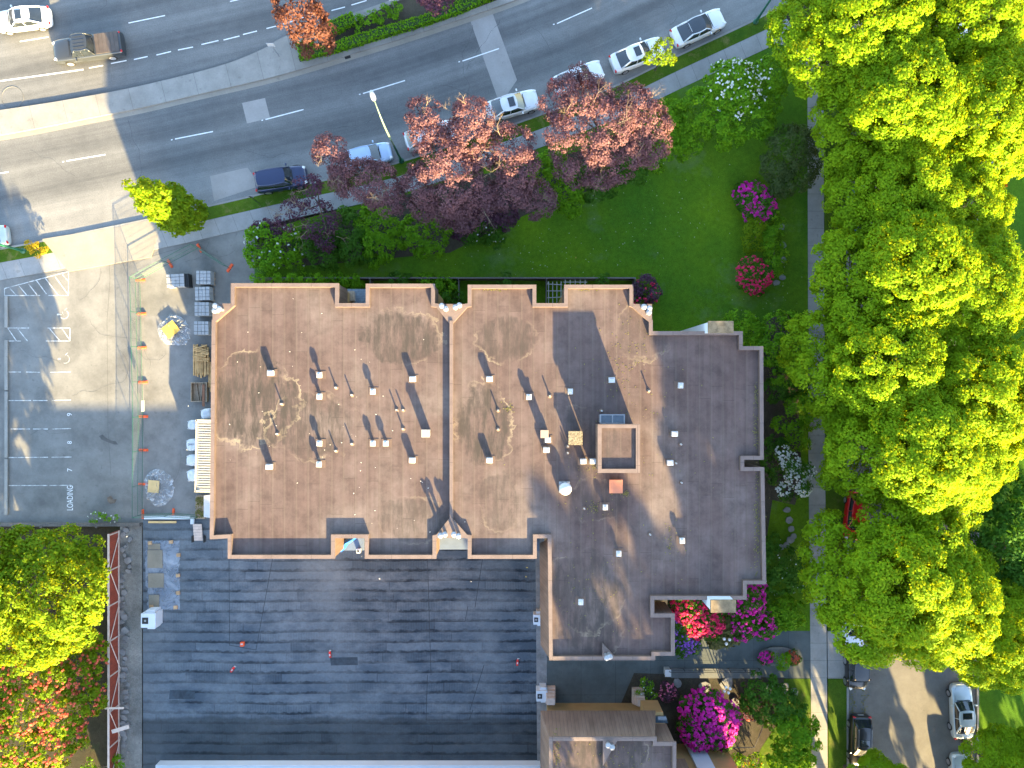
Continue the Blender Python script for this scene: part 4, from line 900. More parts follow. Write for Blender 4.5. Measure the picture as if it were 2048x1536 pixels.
b.box((x0+L/2, 0, .1), (L, .3, .5)); b.build('beam', MAT['fencewood'], t); b = MB(); [b.box((x0+k*2.4, -.2, .1), (.18, .14, .55)) for k in range(int(L/2.4)+1)]; b.build('post', MAT['fencewood'], t)
rr = random.Random(12)
for k in range(46):
    px = 243+abs(rr.gauss(0, 7)) if k > 8 else rr.uniform(242, 266); py = 1058+k*10.4+rr.uniform(-4, 4); s_ = rr.uniform(.16, .40)
    b = MB(); n = rr.randint(5, 7); base = [(s_*rr.uniform(.6, 1.2)*math.cos(2*math.pi*i/n), s_*rr.uniform(.5, 1)*math.sin(2*math.pi*i/n)) for i in range(n)]; b.prism(base, -.05, rr.uniform(.06, .25))
    o = b.build('concrete_rubble', MAT['stone']); X, Y, _ = P(px, py); o.location = (X, Y, 0); o.rotation_euler = (rr.uniform(-.2, .2), rr.uniform(-.2, .2), rr.uniform(0, 6)); tag(o, 'broken concrete chunk lying along the foot of the red fence', 'rubble', 'rubble along the red fence')
for px, py, l, rz in ((228, 1417, 1.6, 0.02), (240, 1459, 1.5, .3)): b = MB(); b.box((0, 0, 0), (l, .16 if rz < .1 else .32, .06)); o = b.build('timber_plank', MAT['pinkwood']); X, Y, _ = P(px, py, 1.9); o.location = (X, Y, 1.83); o.rotation_euler.z = rz; tag(o, ('narrow' if rz < .1 else 'wide pale')+' plank laid across the red fence top', 'plank')
# entry railing, ramp, garden stones, white globe lamp, garden fence
X, Y, _ = P(1335, 1336, .1); X2, Y2, _ = P(1516, 1336, .1); t = thing('ramp_railing', 'black metal railing along the entry ramp', 'railing', (X, Y, .09)); L = X2-X
b = MB()
for z in (.5, .95): b.tube([(0, 0, z), (L, 0, z)], .025)
b.build('rail', MAT['black'], t); b = MB(); [b.tube([(k*L/6, 0, 0), (k*L/6, 0, .95)], .022) for k in range(7)]; b.build('post', MAT['black'], t)
sheet('entry_ramp', [(1342, 1337), (1522, 1338), (1522, 1357), (1342, 1356)], .2, concrete('ramp_concrete', (.14, .15, .15), stain=.2), .05)
t = thing('stone_pier', 'white painted square pier at the start of the entry ramp', 'pier', P(1336, 1346, .8)[:2]+(0,)); b = MB(); b.box((0, 0, .4), (.45, .55, .8)); b.build('pier', MAT['pipew'], t, bevel=.02); b = MB(); b.box((0, 0, .83), (.52, .62, .06)); b.build('cap', MAT['pipew'], t)
rr = random.Random(5)
for i, (px, py, s_) in enumerate([(1573, 1020, .3), (1578, 1040, .34), (1582, 1058, .3), (1580, 1080, .38), (1572, 1090, .3), (1562, 1094, .28), (1586, 1072, .28), (1409, 1372, .55), (1452, 1366, .6), (1470, 1405, .45), (1355, 1365, .4), (1545, 1380, .7), (1566, 1376, .6), (1585, 1385, .5), (1562, 455, .3), (1566, 490, .3), (1567, 520, .3), (1564, 555, .3), (1552, 566, .3)]):
    b = MB(); n = 8; b.prism([(s_*rr.uniform(.8, 1.2)*math.cos(2*math.pi*k/n), s_*rr.uniform(.6, 1)*math.sin(2*math.pi*k/n)) for k in range(n)], 0, .14); o = b.build('garden_stone', MAT['stone'], bevel=.04); X, Y, _ = P(px, py, .1); o.location = (X, Y, .09); o.rotation_euler.z = rr.uniform(0, 3)
    tag(o, 'flat grey stone '+('in the narrow track beside the east wall' if i < 7 else ['leaning by the railing', 'under the white globe lamp', 'beside the magenta bush', 'near the ramp pier'][i-7] if i < 11 else 'at the path edge by the green bush' if i < 14 else 'edging the pink flower bed on the lawn'), 'stone', None if 7 <= i < 11 else 'stones of the narrow track' if i < 7 else 'stones at the path edge' if i < 14 else 'stones edging the flower bed')
def globe_lamp(px, py, label, n=4, h=1.9):
    X, Y, _ = P(px, py, h); t = thing('globe_lamp', label, 'lamp', (X, Y, .09)); b = MB(); b.tube([(0, 0, 0), (0, 0, h)], .05, 8); b.build('post', MAT['black'], t)
    b = MB(); [b.tube([(0, 0, h-.05), (.24*math.cos(a), .24*math.sin(a), h-.02)], .025, 6) for a in np.linspace(.4, 6.68, n+1)[:-1]]; b.build('arm', MAT['black'], t)
    for a in np.linspace(.4, 6.68, n+1)[:-1]:
        b = MB(); b.lathe([(.03, -.14), (.10, -.10), (.14, 0), (.10, .10), (.03, .14)], (.26*math.cos(a), .26*math.sin(a), h+.1), 12); b.build('globe', MAT['lamp'], t, smooth=True)
globe_lamp(1453, 1378, 'black post with four white globes in the garden below the ramp'); globe_lamp(1452, 1280, 'black post with white globes by the pampas plant above the ramp', 3)
# lawn edge fence behind the north gardens
t = thing('garden_fence', 'dark grey board fence between the north patios and the lawn', 'fence', (0, 0, .1)); b = MB(); A_ = P(509, 556, 1.5); B_ = P(1270, 558, 1.5)
b.box(((A_[0]+B_[0])/2, A_[1], .72), (B_[0]-A_[0], .05, 1.4)); b.box((B_[0], A_[1]-.95, .72), (.05, 1.8, 1.4)); b.build('boards', MAT['fencewood'], t)
b = MB(); b.box(((A_[0]+B_[0])/2, A_[1], 1.46), (B_[0]-A_[0]+.1, .12, .06)); b.build('rail', MAT['fencewood'], t)
for px in (509, 604, 740, 917, 1093, 1270): b = MB(); b.box((P(px, 0, 1.5)[0], A_[1]-.08, .76), (.12, .1, 1.55)); b.build('post', MAT['fencewood'], t)
for px in (740, 917, 1093): b = MB(); X = P(px, 0, 1.5)[0]; b.box((X, A_[1]-1.5, .72), (.05, 2.8, 1.4)); b.build('divider', MAT['fencewood'], t)
t = thing('trellis', 'grey timber trellis in the patio below the lawn', 'trellis', P(1096, 563, 1.9)[:2]+(.1,)); b = MB()
for k in range(4): b.box((.55+.0, -.25-k*.55, 1.85), (1.3, .05, .05), .05*(k-1)); b.box((.05+k*.35, -1.05, 1.79), (.05, 2.1, .05))
for k in range(5): b.box((1.45+k*.42, -.1, 1.85), (.05, .5, .05)); 
b.box((2.3, -.05, 1.8), (2.0, .05, .05)); [b.box((x, y, .9), (.06, .06, 1.8)) for x in (0, 1.15, 3.2) for y in (-.05,)]; b.build('lattice', simple('grey_timber', (.30, .29, .27), .8), t)
t = thing('garden_rail', 'dark low rail beside the lower right garden', 'railing', (0, 0, .1)); b = MB(); A_ = P(1430, 1494, .8); B_ = P(1508, 1494, .8); C_ = P(1527, 1447, .8)
b.tube([A_, B_, C_], .04); [b.tube([p, (p[0], p[1], 0)], .04) for p in (A_, B_, C_)]; b.build('rail', MAT['fencewood'], t)
# lot kerb stops at the left edge
for i, (ya, yb) in enumerate(((592, 655), (680, 780), (783, 915), (918, 1030))):
    a, c = P(11, ya, .2), P(14, yb, .2); b = MB(); b.box((0, 0, .12), (.28, a[1]-c[1], .14)); o = b.build('kerb_stop', MAT['curb'], bevel=.03); o.location = ((a[0]+c[0])/2, (a[1]+c[1])/2, .06); tag(o, ['topmost long', 'second', 'third', 'lowest'][i]+' kerb stop along the left edge of the parking stalls', 'kerb stop', 'kerb stops')
# street lamps
def street_lamp(px, py, label, h, arm, az, twotone=True):
    X, Y, _ = P(px, py, .1); t = thing('street_lamp', label, 'street lamp', (X, Y, .1)); ux, uy = math.cos(az), math.sin(az)
    b = MB(); b.lathe([(.24, 0), (.24, .1), (.13, .25), (.11, 1.0)], n=12); b.build('base', MAT['green'], t)
    b = MB(); b.tube([(0, 0, .9), (0, 0, h*.45)], [.10, .085], 10); b.build('lower_pole', MAT['green'], t)
    b = MB(); b.tube([(0, 0, h*.45), (0, 0, h*.80), (ux*arm*.06, uy*arm*.06, h*.88), (ux*arm*.2, uy*arm*.2, h*.94), (ux*arm*.42, uy*arm*.42, h*.975), (ux*arm*.7, uy*arm*.7, h*.993), (ux*arm, uy*arm, h)], [.085, .066, .06, .055, .05, .047, .045], 10); b.build('arm', MAT['poleg'] if twotone else MAT['green'], t)
    b = MB(); b.v = []; k = 10
    for i_, (s_, w, zz) in enumerate(((0, .10, .06), (.15, .17, .12), (.45, .20, .14), (.75, .14, .10), (.85, .04, .05))):
        for a in range(k): g = 2*math.pi*a/k; b.v.append((ux*(arm+s_)-uy*w*math.cos(g), uy*(arm+s_)+ux*w*math.cos(g), h+zz*math.sin(g)))
    b.f = [[i_*k+a, i_*k+(a+1) % k, (i_+1)*k+(a+1) % k, (i_+1)*k+a] for i_ in range(4) for a in range(k)]; b.m = [0]*len(b.f); b.build('lamp_head', MAT['white'], t, smooth=True)
street_lamp(803, 322, 'pale green lamp post with white head leaning over the avenue between plum trees', 9.4, 1.7, R(110))
street_lamp(1511, 44, 'dark green lamp post at the upper edge beside the white glass roofed car', 9.0, 1.7, R(112), False)
street_lamp(47, 502, 'bright green lamp post at the left edge by the golden bush', 9.0, 1.8, R(100), False)
t = thing('parking_sign', 'small white sign on a thin post in the median bed', 'sign', P(790, 22, .16)); b = MB(); b.tube([(0, 0, 0), (0, 0, 2.3)], .03); b.build('post', MAT['galv'], t); b = MB(); b.box((0, -.04, 2.05), (.45, .02, .6)); b.build('plate', MAT['white'], t)
t = thing('keep_right_sign', 'white sign on a thin post at the bare tip of the median', 'sign', P(558, 112, .16)); b = MB(); b.tube([(0, 0, 0), (0, 0, 2.4)], .03); b.build('post', MAT['galv'], t); b = MB(); b.box((0, -.04, 2.2), (.6, .02, .6)); b.build('plate', MAT['white'], t)
t = thing('short_sign', 'small grey sign on a leaning post on the verge below the dark blue car', 'sign', P(519, 407, .12)); b = MB(); b.tube([(0, 0, 0), (0, 0, 2.4)], .03); b.build('post', MAT['black'], t); b = MB(); b.box((0, .04, 2.2), (.4, .02, .5)); b.build('plate', MAT['galv'], t)
# ---------------------------------------------------------------- cars
def car(name, label, cat, px, py, head, L, W, H, m, style='sedan', glassroof=False, sunroof=False, z0=0.0, group=None, rails=False):
    X, Y, _ = P(px, py, H*.75); t = thing(name, label, cat, (X, Y, z0), R(head), group)
    st = {'sedan': [(-.5, .74, .62), (-.49, .84, .84), (-.45, .94, .93), (-.30, 1, .97), (0, 1, .95), (.24, 1, .92), (.38, .98, .85), (.45, .92, .77), (.485, .80, .68), (.5, .62, .55)],
          'suv': [(-.5, .78, .80), (-.49, .90, 1.0), (-.46, .96, 1.05), (-.3, 1, 1.06), (0, 1, 1.05), (.24, 1, 1.03), (.40, .97, .97), (.465, .88, .88), (.492, .74, .74), (.5, .6, .6)],
          'hatch': [(-.5, .70, .75), (-.49, .86, .95), (-.46, .95, .98), (-.3, 1, .99), (0, 1, .97), (.26, 1, .93), (.39, .97, .86), (.455, .90, .76), (.488, .78, .66), (.5, .60, .54)],
          'pickup': [(-.5, .9, .95), (-.497, .96, 1.08), (-.47, 1, 1.12), (-.3, 1, 1.12), (0, 1, 1.10), (.24, 1, 1.10), (.40, .97, 1.07), (.47, .93, .98), (.495, .86, .82), (.5, .8, .6)]}[style]
    b = MB(); n = 11
    for fx, fw, zt in st:
        w = fw*W/2
        for yy, zz in ((-.9, .20), (-1, .36), (-1.0, .55), (-.97, zt-.12), (-.86, zt-.02), (-.45, zt+.025), (0, zt+.035), (.45, zt+.025), (.86, zt-.02), (.97, zt-.12), (1.0, .55), (1, .36), (.9, .20)): b.v.append((fx*L, yy*w, zz))
    k = 13
    for i in range(len(st)-1):
        for j in range(k-1): b.f.append([i*k+j, (i+1)*k+j, (i+1)*k+j+1, i*k+j+1])
        b.f.append([i*k, i*k+k-1, (i+1)*k+k-1, (i+1)*k])
    b.f.append(list(range(k))); b.f.append(list(range((len(st)-1)*k, len(st)*k))[::-1]); b.m = [0]*len(b.f)
    b.build('body', m, t, smooth=True, sub=2)
    zb = [s_[2] for s_ in st][4]+.0
    cab = {'sedan': (.215, .085, -.225, -.395), 'suv': (.23, .13, -.415, -.475), 'hatch': (.26, .10, -.34, -.465), 'pickup': (.235, .14, -.085, -.125)}[style]
    xf0, xf1, xr1, xr0 = [c*L for c in cab]; wb, wr = W/2*.92, W/2*.70
    cv = .09
    def arc(x, w, z, s_, n=7): return [(x-s_*cv*L*.25*(y*y), y*w, z) for y in np.linspace(-1, 1, n)]
    zr = H-.045
    fb, fr = arc(xf0, wb*.9, zb+.0, 1), arc(xf1, wr*.95, zr, 1); rb, rt = arc(xr0, wb*.86, zb+.0, -1), arc(xr1, wr*.92, zr, -1)
    def glass(name, A, B_):
        b = MB(); nn = len(A); b.add(list(A)+list(B_), [(i, i+1, nn+i+1, nn+i) for i in range(nn-1)]); return b.build(name, MAT['glass'], t, smooth=True)
    glass('windscreen', fb, fr); glass('rear_window', rb, rt)
    for s_ in (-1, 1):
        i = 0 if s_ < 0 else -1
        xs = np.linspace(0, 1, 7); A = []; B_ = []; C_ = []
        for q in xs:
            xa = fb[i][0]*(1-q)+rb[i][0]*q; xb_ = fr[i][0]*(1-q)+rt[i][0]*q; bl = math.sin(q*math.pi)*.05
            A.append((xa, s_*(abs(fb[i][1])*(1-q)+abs(rb[i][1])*q+bl), zb-.02)); B_.append((xb_, s_*(abs(fr[i][1])*(1-q)+abs(rt[i][1])*q+bl*1.3), zr))
        C_ = [tuple((np.array(a)*.45+np.array(c)*.55)+np.array((0, s_*.03, 0))) for a, c in zip(A, B_)]
        b = MB(); nn = 7; b.add(A+C_+B_, [(r*nn+j, r*nn+j+1, (r+1)*nn+j+1, (r+1)*nn+j) for r in range(2) for j in range(nn-1)]); b.build('side_window', MAT['glass'], t, smooth=True)
        b = MB()   # pillars and roof rail in body colour
        b.tube([fb[i], fr[i]], .045, 6); b.tube([rb[i], rt[i]], .07, 6); b.tube([fr[i]]+B_[1:-1]+[rt[i]], .045, 6)
        mi = 3 if style in ('sedan', 'hatch', 'suv') else 3
        b.tube([A[mi], C_[mi], B_[mi]], .03, 6); b.build('pillar', m, t, smooth=True)
    b = MB(); nu, nv = 7, 7; vs = []
    for j in range(nv):
        q = j/(nv-1)
        for i in range(nu):
            f = np.array(fr[i])*(1-q)+np.array(rt[i])*q; y = i/(nu-1)*2-1; bl = math.sin(q*math.pi)*.06
            vs.append((f[0], f[1]*(1+bl), zr+.055*(1-.75*y*y)*(1-(2*q-1)**4*.6)))
    b.add(vs, [(j*nu+i, j*nu+i+1, (j+1)*nu+i+1, (j+1)*nu+i) for j in range(nv-1) for i in range(nu-1)])
    rf = b.build('roof', MAT['glass'] if glassroof else m, t, smooth=True)
    if glassroof: b = MB(); b.tube([(xr1*.9, -wr*.6, H+.03), (xr1*.9, wr*.6, H+.03)], .02); b.build('roof_bar', m, t)
    if sunroof: b = MB(); b.box(((xf1*.75+xr1*.25)-.12, 0, H+.014), (.55, wr*1.25, .02)); b.build('sunroof', MAT['glass'], t, bevel=.01)
    if rails:
        for s_ in (-1, 1): b = MB(); b.tube([(xf1-.25, s_*wr*.88, H+.02), (xf1-.4, s_*wr*.88, H+.07), (xr1+.3, s_*wr*.88, H+.07), (xr1+.15, s_*wr*.88, H+.02)], .025, 6); b.build('roof_rail', MAT['galv'], t)
    for sx in (-.30, .31):
        for s_ in (-1, 1):
            r = .34 if style in ('sedan', 'hatch') else .40
            b = MB(); b.tube([(sx*L, s_*(W/2-.20), r), (sx*L, s_*(W/2+.015), r)], r, 20); wo = b.build('wheel', MAT['rubber'], t)
            b = MB(); b.tube([(sx*L, s_*(W/2+.012), r), (sx*L, s_*(W/2+.03), r)], r*.66, 16); b.build('rim', MAT['rim'], wo)
    zz = st[7][2]
    for s_ in (-1, 1):
        b = MB(); b.box((.462*L, s_*W*.335, zz-.03), (.30, .26, .10), s_*-.45, taper=.7); b.build('headlight', MAT['lamp'], t, bevel=.03)
        b = MB(); b.box((-.482*L, s_*W*.36, st[1][2]-.07), (.14, .28, .14), s_*.35); b.build('taillight', MAT['red_light'], t, bevel=.03)
        b = MB(); b.box((xf0-.22*L*.5+.15, s_*(W/2+.09), zb+.06), (.13, .22, .14)); b.build('mirror', m, t, bevel=.04)
    # shut lines and wiper cowl as thin dark strips proud of the panels
    b = MB()
    b.box((xf0+.03, 0, zb+.028), (.06, W*.62, .02)); 
    for s_ in (-1, 1): b.tube([(xf0+.02, s_*W*.36, st[5][2]+.012), (.44*L, s_*W*.30, st[7][2]+.02)], .007, 4)
    b.build('trim', MAT['black'], t)
    if style == 'pickup':
        b = MB()
        for q in range(6): b.box((-.165*L-q*.335, 0, 1.155), (.325, W*.84, .05))
        b.build('bed_cover', MAT['greybrown'], t, bevel=.01)
        b = MB(); [b.box((x, 0, H+.02), (.9, .05, .015)) for x in ()]; [b.box((.03*L, y, H+.022), (.2*L*.8, .04, .015)) for y in (-.45, -.15, .15, .45)]; b.build('roof_rib', m, t)
    if style != 'pickup':
        b = MB(); b.box((-.505*L, 0, .62), (.02, .5, .12)); b.build('number_plate', MAT['pipew'], t)
    return t
W_, S_ = MAT['white_car'], MAT['silver_car']
car('parked_car', 'white saloon with sunroof driving in the sunlit lane at the upper left corner', 'car', 39, 33, 187, 4.7, 1.85, 1.45, W_, sunroof=True)
car('pickup_truck', 'grey pickup truck with brown bed cover on the sunlit avenue', 'pickup truck', 167, 88, 188, 6.0, 2.05, 1.9, MAT['grey_car'], 'pickup')
G = 'cars parked along the avenue kerb'
car('parked_car', 'dark blue boxy car parked above the bare twigs of the first plum tree', 'car', 558, 354, 9, 4.5, 1.9, 1.72, MAT['navy_car'], 'suv', group=G)
car('parked_car', 'pale blue hatchback parked half under plum leaves left of the lamp post', 'car', 733, 309, 14, 4.2, 1.8, 1.5, MAT['blue_car'], 'hatch', group=G)
car('parked_car', 'white car mostly hidden by plum branches just right of the lamp post', 'car', 859, 267, 17, 4.4, 1.82, 1.45, W_, 'hatch', group=G)
car('parked_car', 'white car with open dark sunroof between the two large plum trees', 'car', 1025, 206, 16, 4.6, 1.85, 1.48, W_, sunroof=True, group=G)
car('parked_car', 'white car half hidden behind the top of the largest plum tree', 'car', 1157, 151, 22, 4.5, 1.82, 1.45, W_, group=G)
car('parked_car', 'white sunroof saloon with a small green tree over its bonnet', 'car', 1276, 105, 22, 4.7, 1.85, 1.45, W_, sunroof=True, group=G)
car('parked_car', 'white saloon with full glass roof at the head of the parked row', 'car', 1399, 50, 25, 4.75, 1.88, 1.45, W_, glassroof=True, group=G)
car('parked_car', 'dark blue grey car cut off by the left frame edge beside the green lamp post', 'car', -44, 474, 188, 4.5, 1.85, 1.5, MAT['silver_car'])
G = 'cars parked along the side street'
car('parked_car', 'black boxy off roader with red tail light parked in the side street', 'car', 1720, 1350, -90, 2.9, 1.72, 1.75, MAT['black_car'], 'suv', group=G)
car('parked_car', 'black estate car with glinting bonnet at the lower end of the side street', 'car', 1726, 1487, -91, 4.4, 1.82, 1.5, MAT['black_car'], 'hatch', sunroof=True, group=G, rails=True)
car('parked_car', 'bright red car showing its nose from under the street trees', 'car', 1716, 1034, -96, 4.2, 1.8, 1.45, MAT['red_car'], 'hatch', group=G)
car('parked_car', 'white car under the lowest street tree, above the black off roader', 'car', 1713, 1250, -90, 4.5, 1.82, 1.5, W_, group=G)
car('parked_car', 'silver saloon parked on the right side of the side street', 'car', 1930, 1427, 92, 4.7, 1.85, 1.46, S_, sunroof=True, group=G)
car('parked_car', 'white car whose bumper shows below the right street tree', 'car', 1936, 1290, 91, 4.6, 1.85, 1.5, W_, 'suv', group=G)
car('parked_car', 'white van like car glimpsed at the right edge of the large street tree', 'car', 1920, 985, 90, 4.6, 1.9, 1.8, W_, 'suv', group=G)
car('parked_car', 'silver car cut off by the lower frame edge right of the street', 'car', 1928, 1565, 90, 4.5, 1.8, 1.45, S_, group=G)
car('parked_car', 'white car in the leaf gap at the upper right corner', 'car', 1915, 62, 115, 4.6, 1.85, 1.5, W_, group=G)
car('parked_car', 'blue car glimpsed through the leaves of the third street tree', 'car', 1732, 420, -90, 4.5, 1.82, 1.5, MAT['teal_car'], 'hatch', group=G)
car('parked_car', 'black car glimpsed through leaves beside the grey green bush', 'car', 1716, 298, -90, 4.5, 1.82, 1.5, MAT['black_car'], 'suv', group=G)
# ---------------------------------------------------------------- foliage
def crown_v(lobes, dens=1.0, per=60, cr=.65, s=.26, seed=0, inner=.15, low=-.35):
    """leaf quads gathered in clumps spread over the skins of the lobes"""
    g = np.random.default_rng(seed); C = []; Nn = []
    lob = np.array([(l+(l[3], l[3]*.8) if len(l) == 4 else l)[:6] for l in lobes], float)
    for li, (x, y, z, rx, ry, rz) in enumerate(lob):
        n = int(dens*4*math.pi*rx*ry*.75); d = g.normal(size=(n*2, 3)); d /= np.linalg.norm(d, axis=1)[:, None]; d = d[d[:, 2] > low][:n]
        c = np.array((x, y, z))+d*np.array((rx, ry, rz))*g.uniform(.72, 1.05, (len(d), 1))
        ok = np.ones(len(d), bool)
        for lj, o in enumerate(lob):
            if lj != li: ok &= (((c-o[:3])/(o[3:]*.78))**2).sum(1) > 1
        C.append(c[ok]); Nn.append(d[ok])
    C = np.concatenate(C); Nn = np.concatenate(Nn)
    k = g.uniform(.6, 1.35, len(C)); idx = np.repeat(np.arange(len(C)), (per*k*k).astype(int).clip(4))
    n = len(idx); d = g.normal(size=(n, 3)); d /= np.linalg.norm(d, axis=1)[:, None]
    flip = (d*Nn[idx]).sum(1) < -.25; d[flip] *= -1
    pos = C[idx]+d*(cr*k[idx]*g.uniform(.55, 1.05, n))[:, None]*np.array((1, 1, .75))
    nrm = d*.8+Nn[idx]*.3+g.normal(size=(n, 3))*.38+np.array((0, 0, .35))
    ni = int(n*inner)
    if ni:
        li = g.integers(0, len(lob), ni); dd = g.normal(size=(ni, 3)); dd /= np.linalg.norm(dd, axis=1)[:, None]
        pos = np.concatenate([pos, lob[li, :3]+dd*lob[li, 3:]*g.uniform(.2, .85, (ni, 1))]); nrm = np.concatenate([nrm, g.normal(size=(ni, 3))+np.array((0, 0, .4))])
    return leaves(pos, nrm, s, g)
def leaves(pos, nrm, s, g, wide=.62):
    n = len(pos); nrm = nrm/np.linalg.norm(nrm, axis=1)[:, None]; a = g.normal(size=(n, 3)); u = np.cross(nrm, a); u /= np.linalg.norm(u, axis=1)[:, None]; w = np.cross(nrm, u)
    k = (s*g.uniform(.55, 1.25, n))[:, None]; u = u*k*.6; w = w*k*.6*wide
    bend = nrm*k*.12
    return np.stack([pos-u-bend, pos-w+bend, pos+u-bend, pos+w+bend], 1).reshape(-1, 3)
def leafmesh(name, V, m, parent=None, loc=None):
    me = bpy.data.meshes.new(name); nv = len(V); nf = nv//4
    me.vertices.add(nv); me.vertices.foreach_set('co', np.asarray(V, np.float32).ravel()); me.loops.add(nv); me.loops.foreach_set('vertex_index', np.arange(nv, dtype=np.int32))
    me.polygons.add(nf); me.polygons.foreach_set('loop_start', np.arange(0, nv, 4, dtype=np.int32)); me.polygons.foreach_set('loop_total', np.full(nf, 4, np.int32)); me.materials.append(m); me.update(calc_edges=True)
    o = bpy.data.objects.new(name, me); COL.objects.link(o)
    if parent is not None: o.parent = parent
    if loc is not None: o.location = loc
    return o
def flowers_v(lobes, n, seed, s=.14, r=.10, low=0.0, per=6, patch=None):
    g = np.random.default_rng(seed); pos = []; nr_ = []
    lob = np.array([(l+(l[3], l[3]*.8) if len(l) == 4 else l)[:6] for l in lobes], float); ar = lob[:, 3]*lob[:, 4]; pr_ = ar/ar.sum()
    while len(pos) < n:
        l = lob[g.choice(len(lob), p=pr_)]; d = g.normal(size=3); d /= np.linalg.norm(d)
        if d[2] < low: continue
        p = l[:3]+d*l[3:]*g.uniform(.98, 1.15)
        if patch is not None and math.hypot(p[0]-patch[0], p[1]-patch[1]) > patch[2]*g.uniform(.5, 1.1): continue
        if any((((p-o[:3])/(o[3:]*.85))**2).sum() < 1 for o in lob): continue
        pos.append(p); nr_.append(d+np.array((0, 0, .5)))
    pos = np.repeat(np.array(pos), per, 0); nr_ = np.repeat(np.array(nr_), per, 0); m = len(pos); d = g.normal(size=(m, 3)); d /= np.linalg.norm(d, axis=1)[:, None]
    return leaves(pos+d*r*g.uniform(.5, 1, (m, 1)), nr_+d*1.0, s, g, .9)
def twig_mb(b, p, d, L, r, depth, g, spread=.7):
    d = d/np.linalg.norm(d); pts = [np.array(p)]
    for k in range(3): d = d+g.normal(size=3)*.18; d /= np.linalg.norm(d); pts.append(pts[-1]+d*L/3)
    b.tube(pts, [r, r*.85, r*.7, r*.5], 5)
    if depth:
        for k in range(g.integers(2, 4)): twig_mb(b, pts[g.integers(1, 4)], d+g.normal(size=3)*spread, L*g.uniform(.55, .8), r*.55, depth-1, g, spread)
def limbs(b, base, lobes, r0, g, zt):
    top = np.array((base[0], base[1], zt)); b.tube([base, (base[0]+.05, base[1], zt*.5), top], [r0*1.25, r0, r0*.85], 10)
    for l in lobes:
        e = np.array(l[:3], float); mid = top*.45+e*.55+np.array((0, 0, -.3))+g.normal(size=3)*.15; b.tube([top-np.array((0, 0, .2)), mid, e], [r0*.55, r0*.35, r0*.1], 6)
def tree(name, label, cat, base, lobes, m, seed, dens=1.0, per=60, cr=.65, s=.26, r0=.22, zt=None, group=None, bare=0, flower=None, inner=.15, low=-.35, bark=None, barez=None):
    """lobes in world x,y,z relative to the base point"""
    g = np.random.default_rng(seed); t = thing(name, label, cat, base, 0, group)
    b = MB(); zt = zt if zt is not None else np.mean([l[2] for l in lobes])*.55; limbs(b, (0, 0, 0), lobes, r0, g, zt); b.build('trunk', bark or MAT['bark'], t)
    leafmesh('crown', crown_v(lobes, dens, per, cr, s, seed, inner, low), m, t)
    for k in range(bare):
        l = lobes[g.integers(0, len(lobes))]; d = g.normal(size=3); d[2] = abs(d[2])*.8+.2; d /= np.linalg.norm(d); p = np.array(l[:3])+d*l[3]*.75
        b = MB(); twig_mb(b, p, d+np.array((0, 0, .2)), l[3]*.6, .024, 4, g); b.build('bare_branch', MAT['twig'], t)
    if flower:
        fm, n, kw = flower; leafmesh('flowers', flowers_v(lobes, n, seed+1, **kw), fm, t)['kind'] = 'stuff'
    return t
def lob(pxs, base):
    """lobes given as (px, py, z, r[, rz]) in photo pixels at height z"""
    out = []
    for l in pxs:
        X, Y, Z = P(l[0], l[1], l[2]); rz = l[4] if len(l) > 4 else l[3]*.8; out.append((X-base[0], Y-base[1], Z-base[2], l[3], l[3], rz))
    return out
def ptree(name, label, cat, bpx, pxs, m, seed, z0=.1, **kw):
    base = P(bpx[0], bpx[1], z0); return tree(name, label, cat, base, lob(pxs, base), m, seed, **kw)
# street maples: three grown crowns, turned and copied
def maple_lobes(seed, R_=5.9):
    g = np.random.default_rng(seed); L = [(0, 0, 10.6, R_*.62, R_*.62, 2.6)]
    n = 8
    for k in range(n):
        a = 2*math.pi*k/n+g.uniform(-.25, .25); q = R_*g.uniform(.52, .66); r = R_*g.uniform(.34, .46); L.append((q*math.cos(a), q*math.sin(a), g.uniform(7.2, 9.2), r, r, r*.75))
    for k in range(5):
        a = 2*math.pi*k/5+g.uniform(-.5, .5); q = R_*.33; r = R_*g.uniform(.26, .36); L.append((q*math.cos(a), q*math.sin(a), g.uniform(9.8, 11.6), r, r, r*.8))
    return L
protos = []
MAPLES = [(1722, 60, 6.3, 'topmost street tree left of the side street, by the avenue corner'), (1795, 210, 6.2, 'second street tree of the left row, above the grey green bush'), (1808, 385, 5.6, 'third street tree of the left row, level with the pink bushes'), (1805, 548, 6.4, 'fourth street tree of the left row, right of the lawn'),
          (1752, 730, 6.2, 'fifth street tree of the left row, reaching over the pavement beside the roof corner'), (1818, 900, 6.4, 'sixth street tree of the left row, right of the white dogwood'), (1775, 1160, 6.5, 'lowest street tree of the left row, above the black off roader'),
          (1950, 40, 5.8, 'topmost street tree right of the side street, over the white car'), (1975, 225, 6.0, 'second sunlit street tree of the right row at the upper right'), (1945, 590, 5.6, 'sunlit street tree of the right row beside the right frame edge'), (1950, 790, 6.0, 'sunlit street tree of the right row at mid height'), (1925, 925, 5.2, 'sunlit street tree of the right row above the dark conifer'), (1890, 1210, 5.8, 'sunlit street tree of the right row above the silver saloon'),
          (2075, 1600, 4.4, 'street tree cut by the lower right corner'), (1800, 1660, 3.8, 'street tree whose tip shows at the lower edge in the side street'), (1930, 400, 4.8, 'street tree of the right row above the small orange leaved shrub'), (2045, 1290, 5.0, 'shaded street tree at the right frame edge beside the silver saloon')]
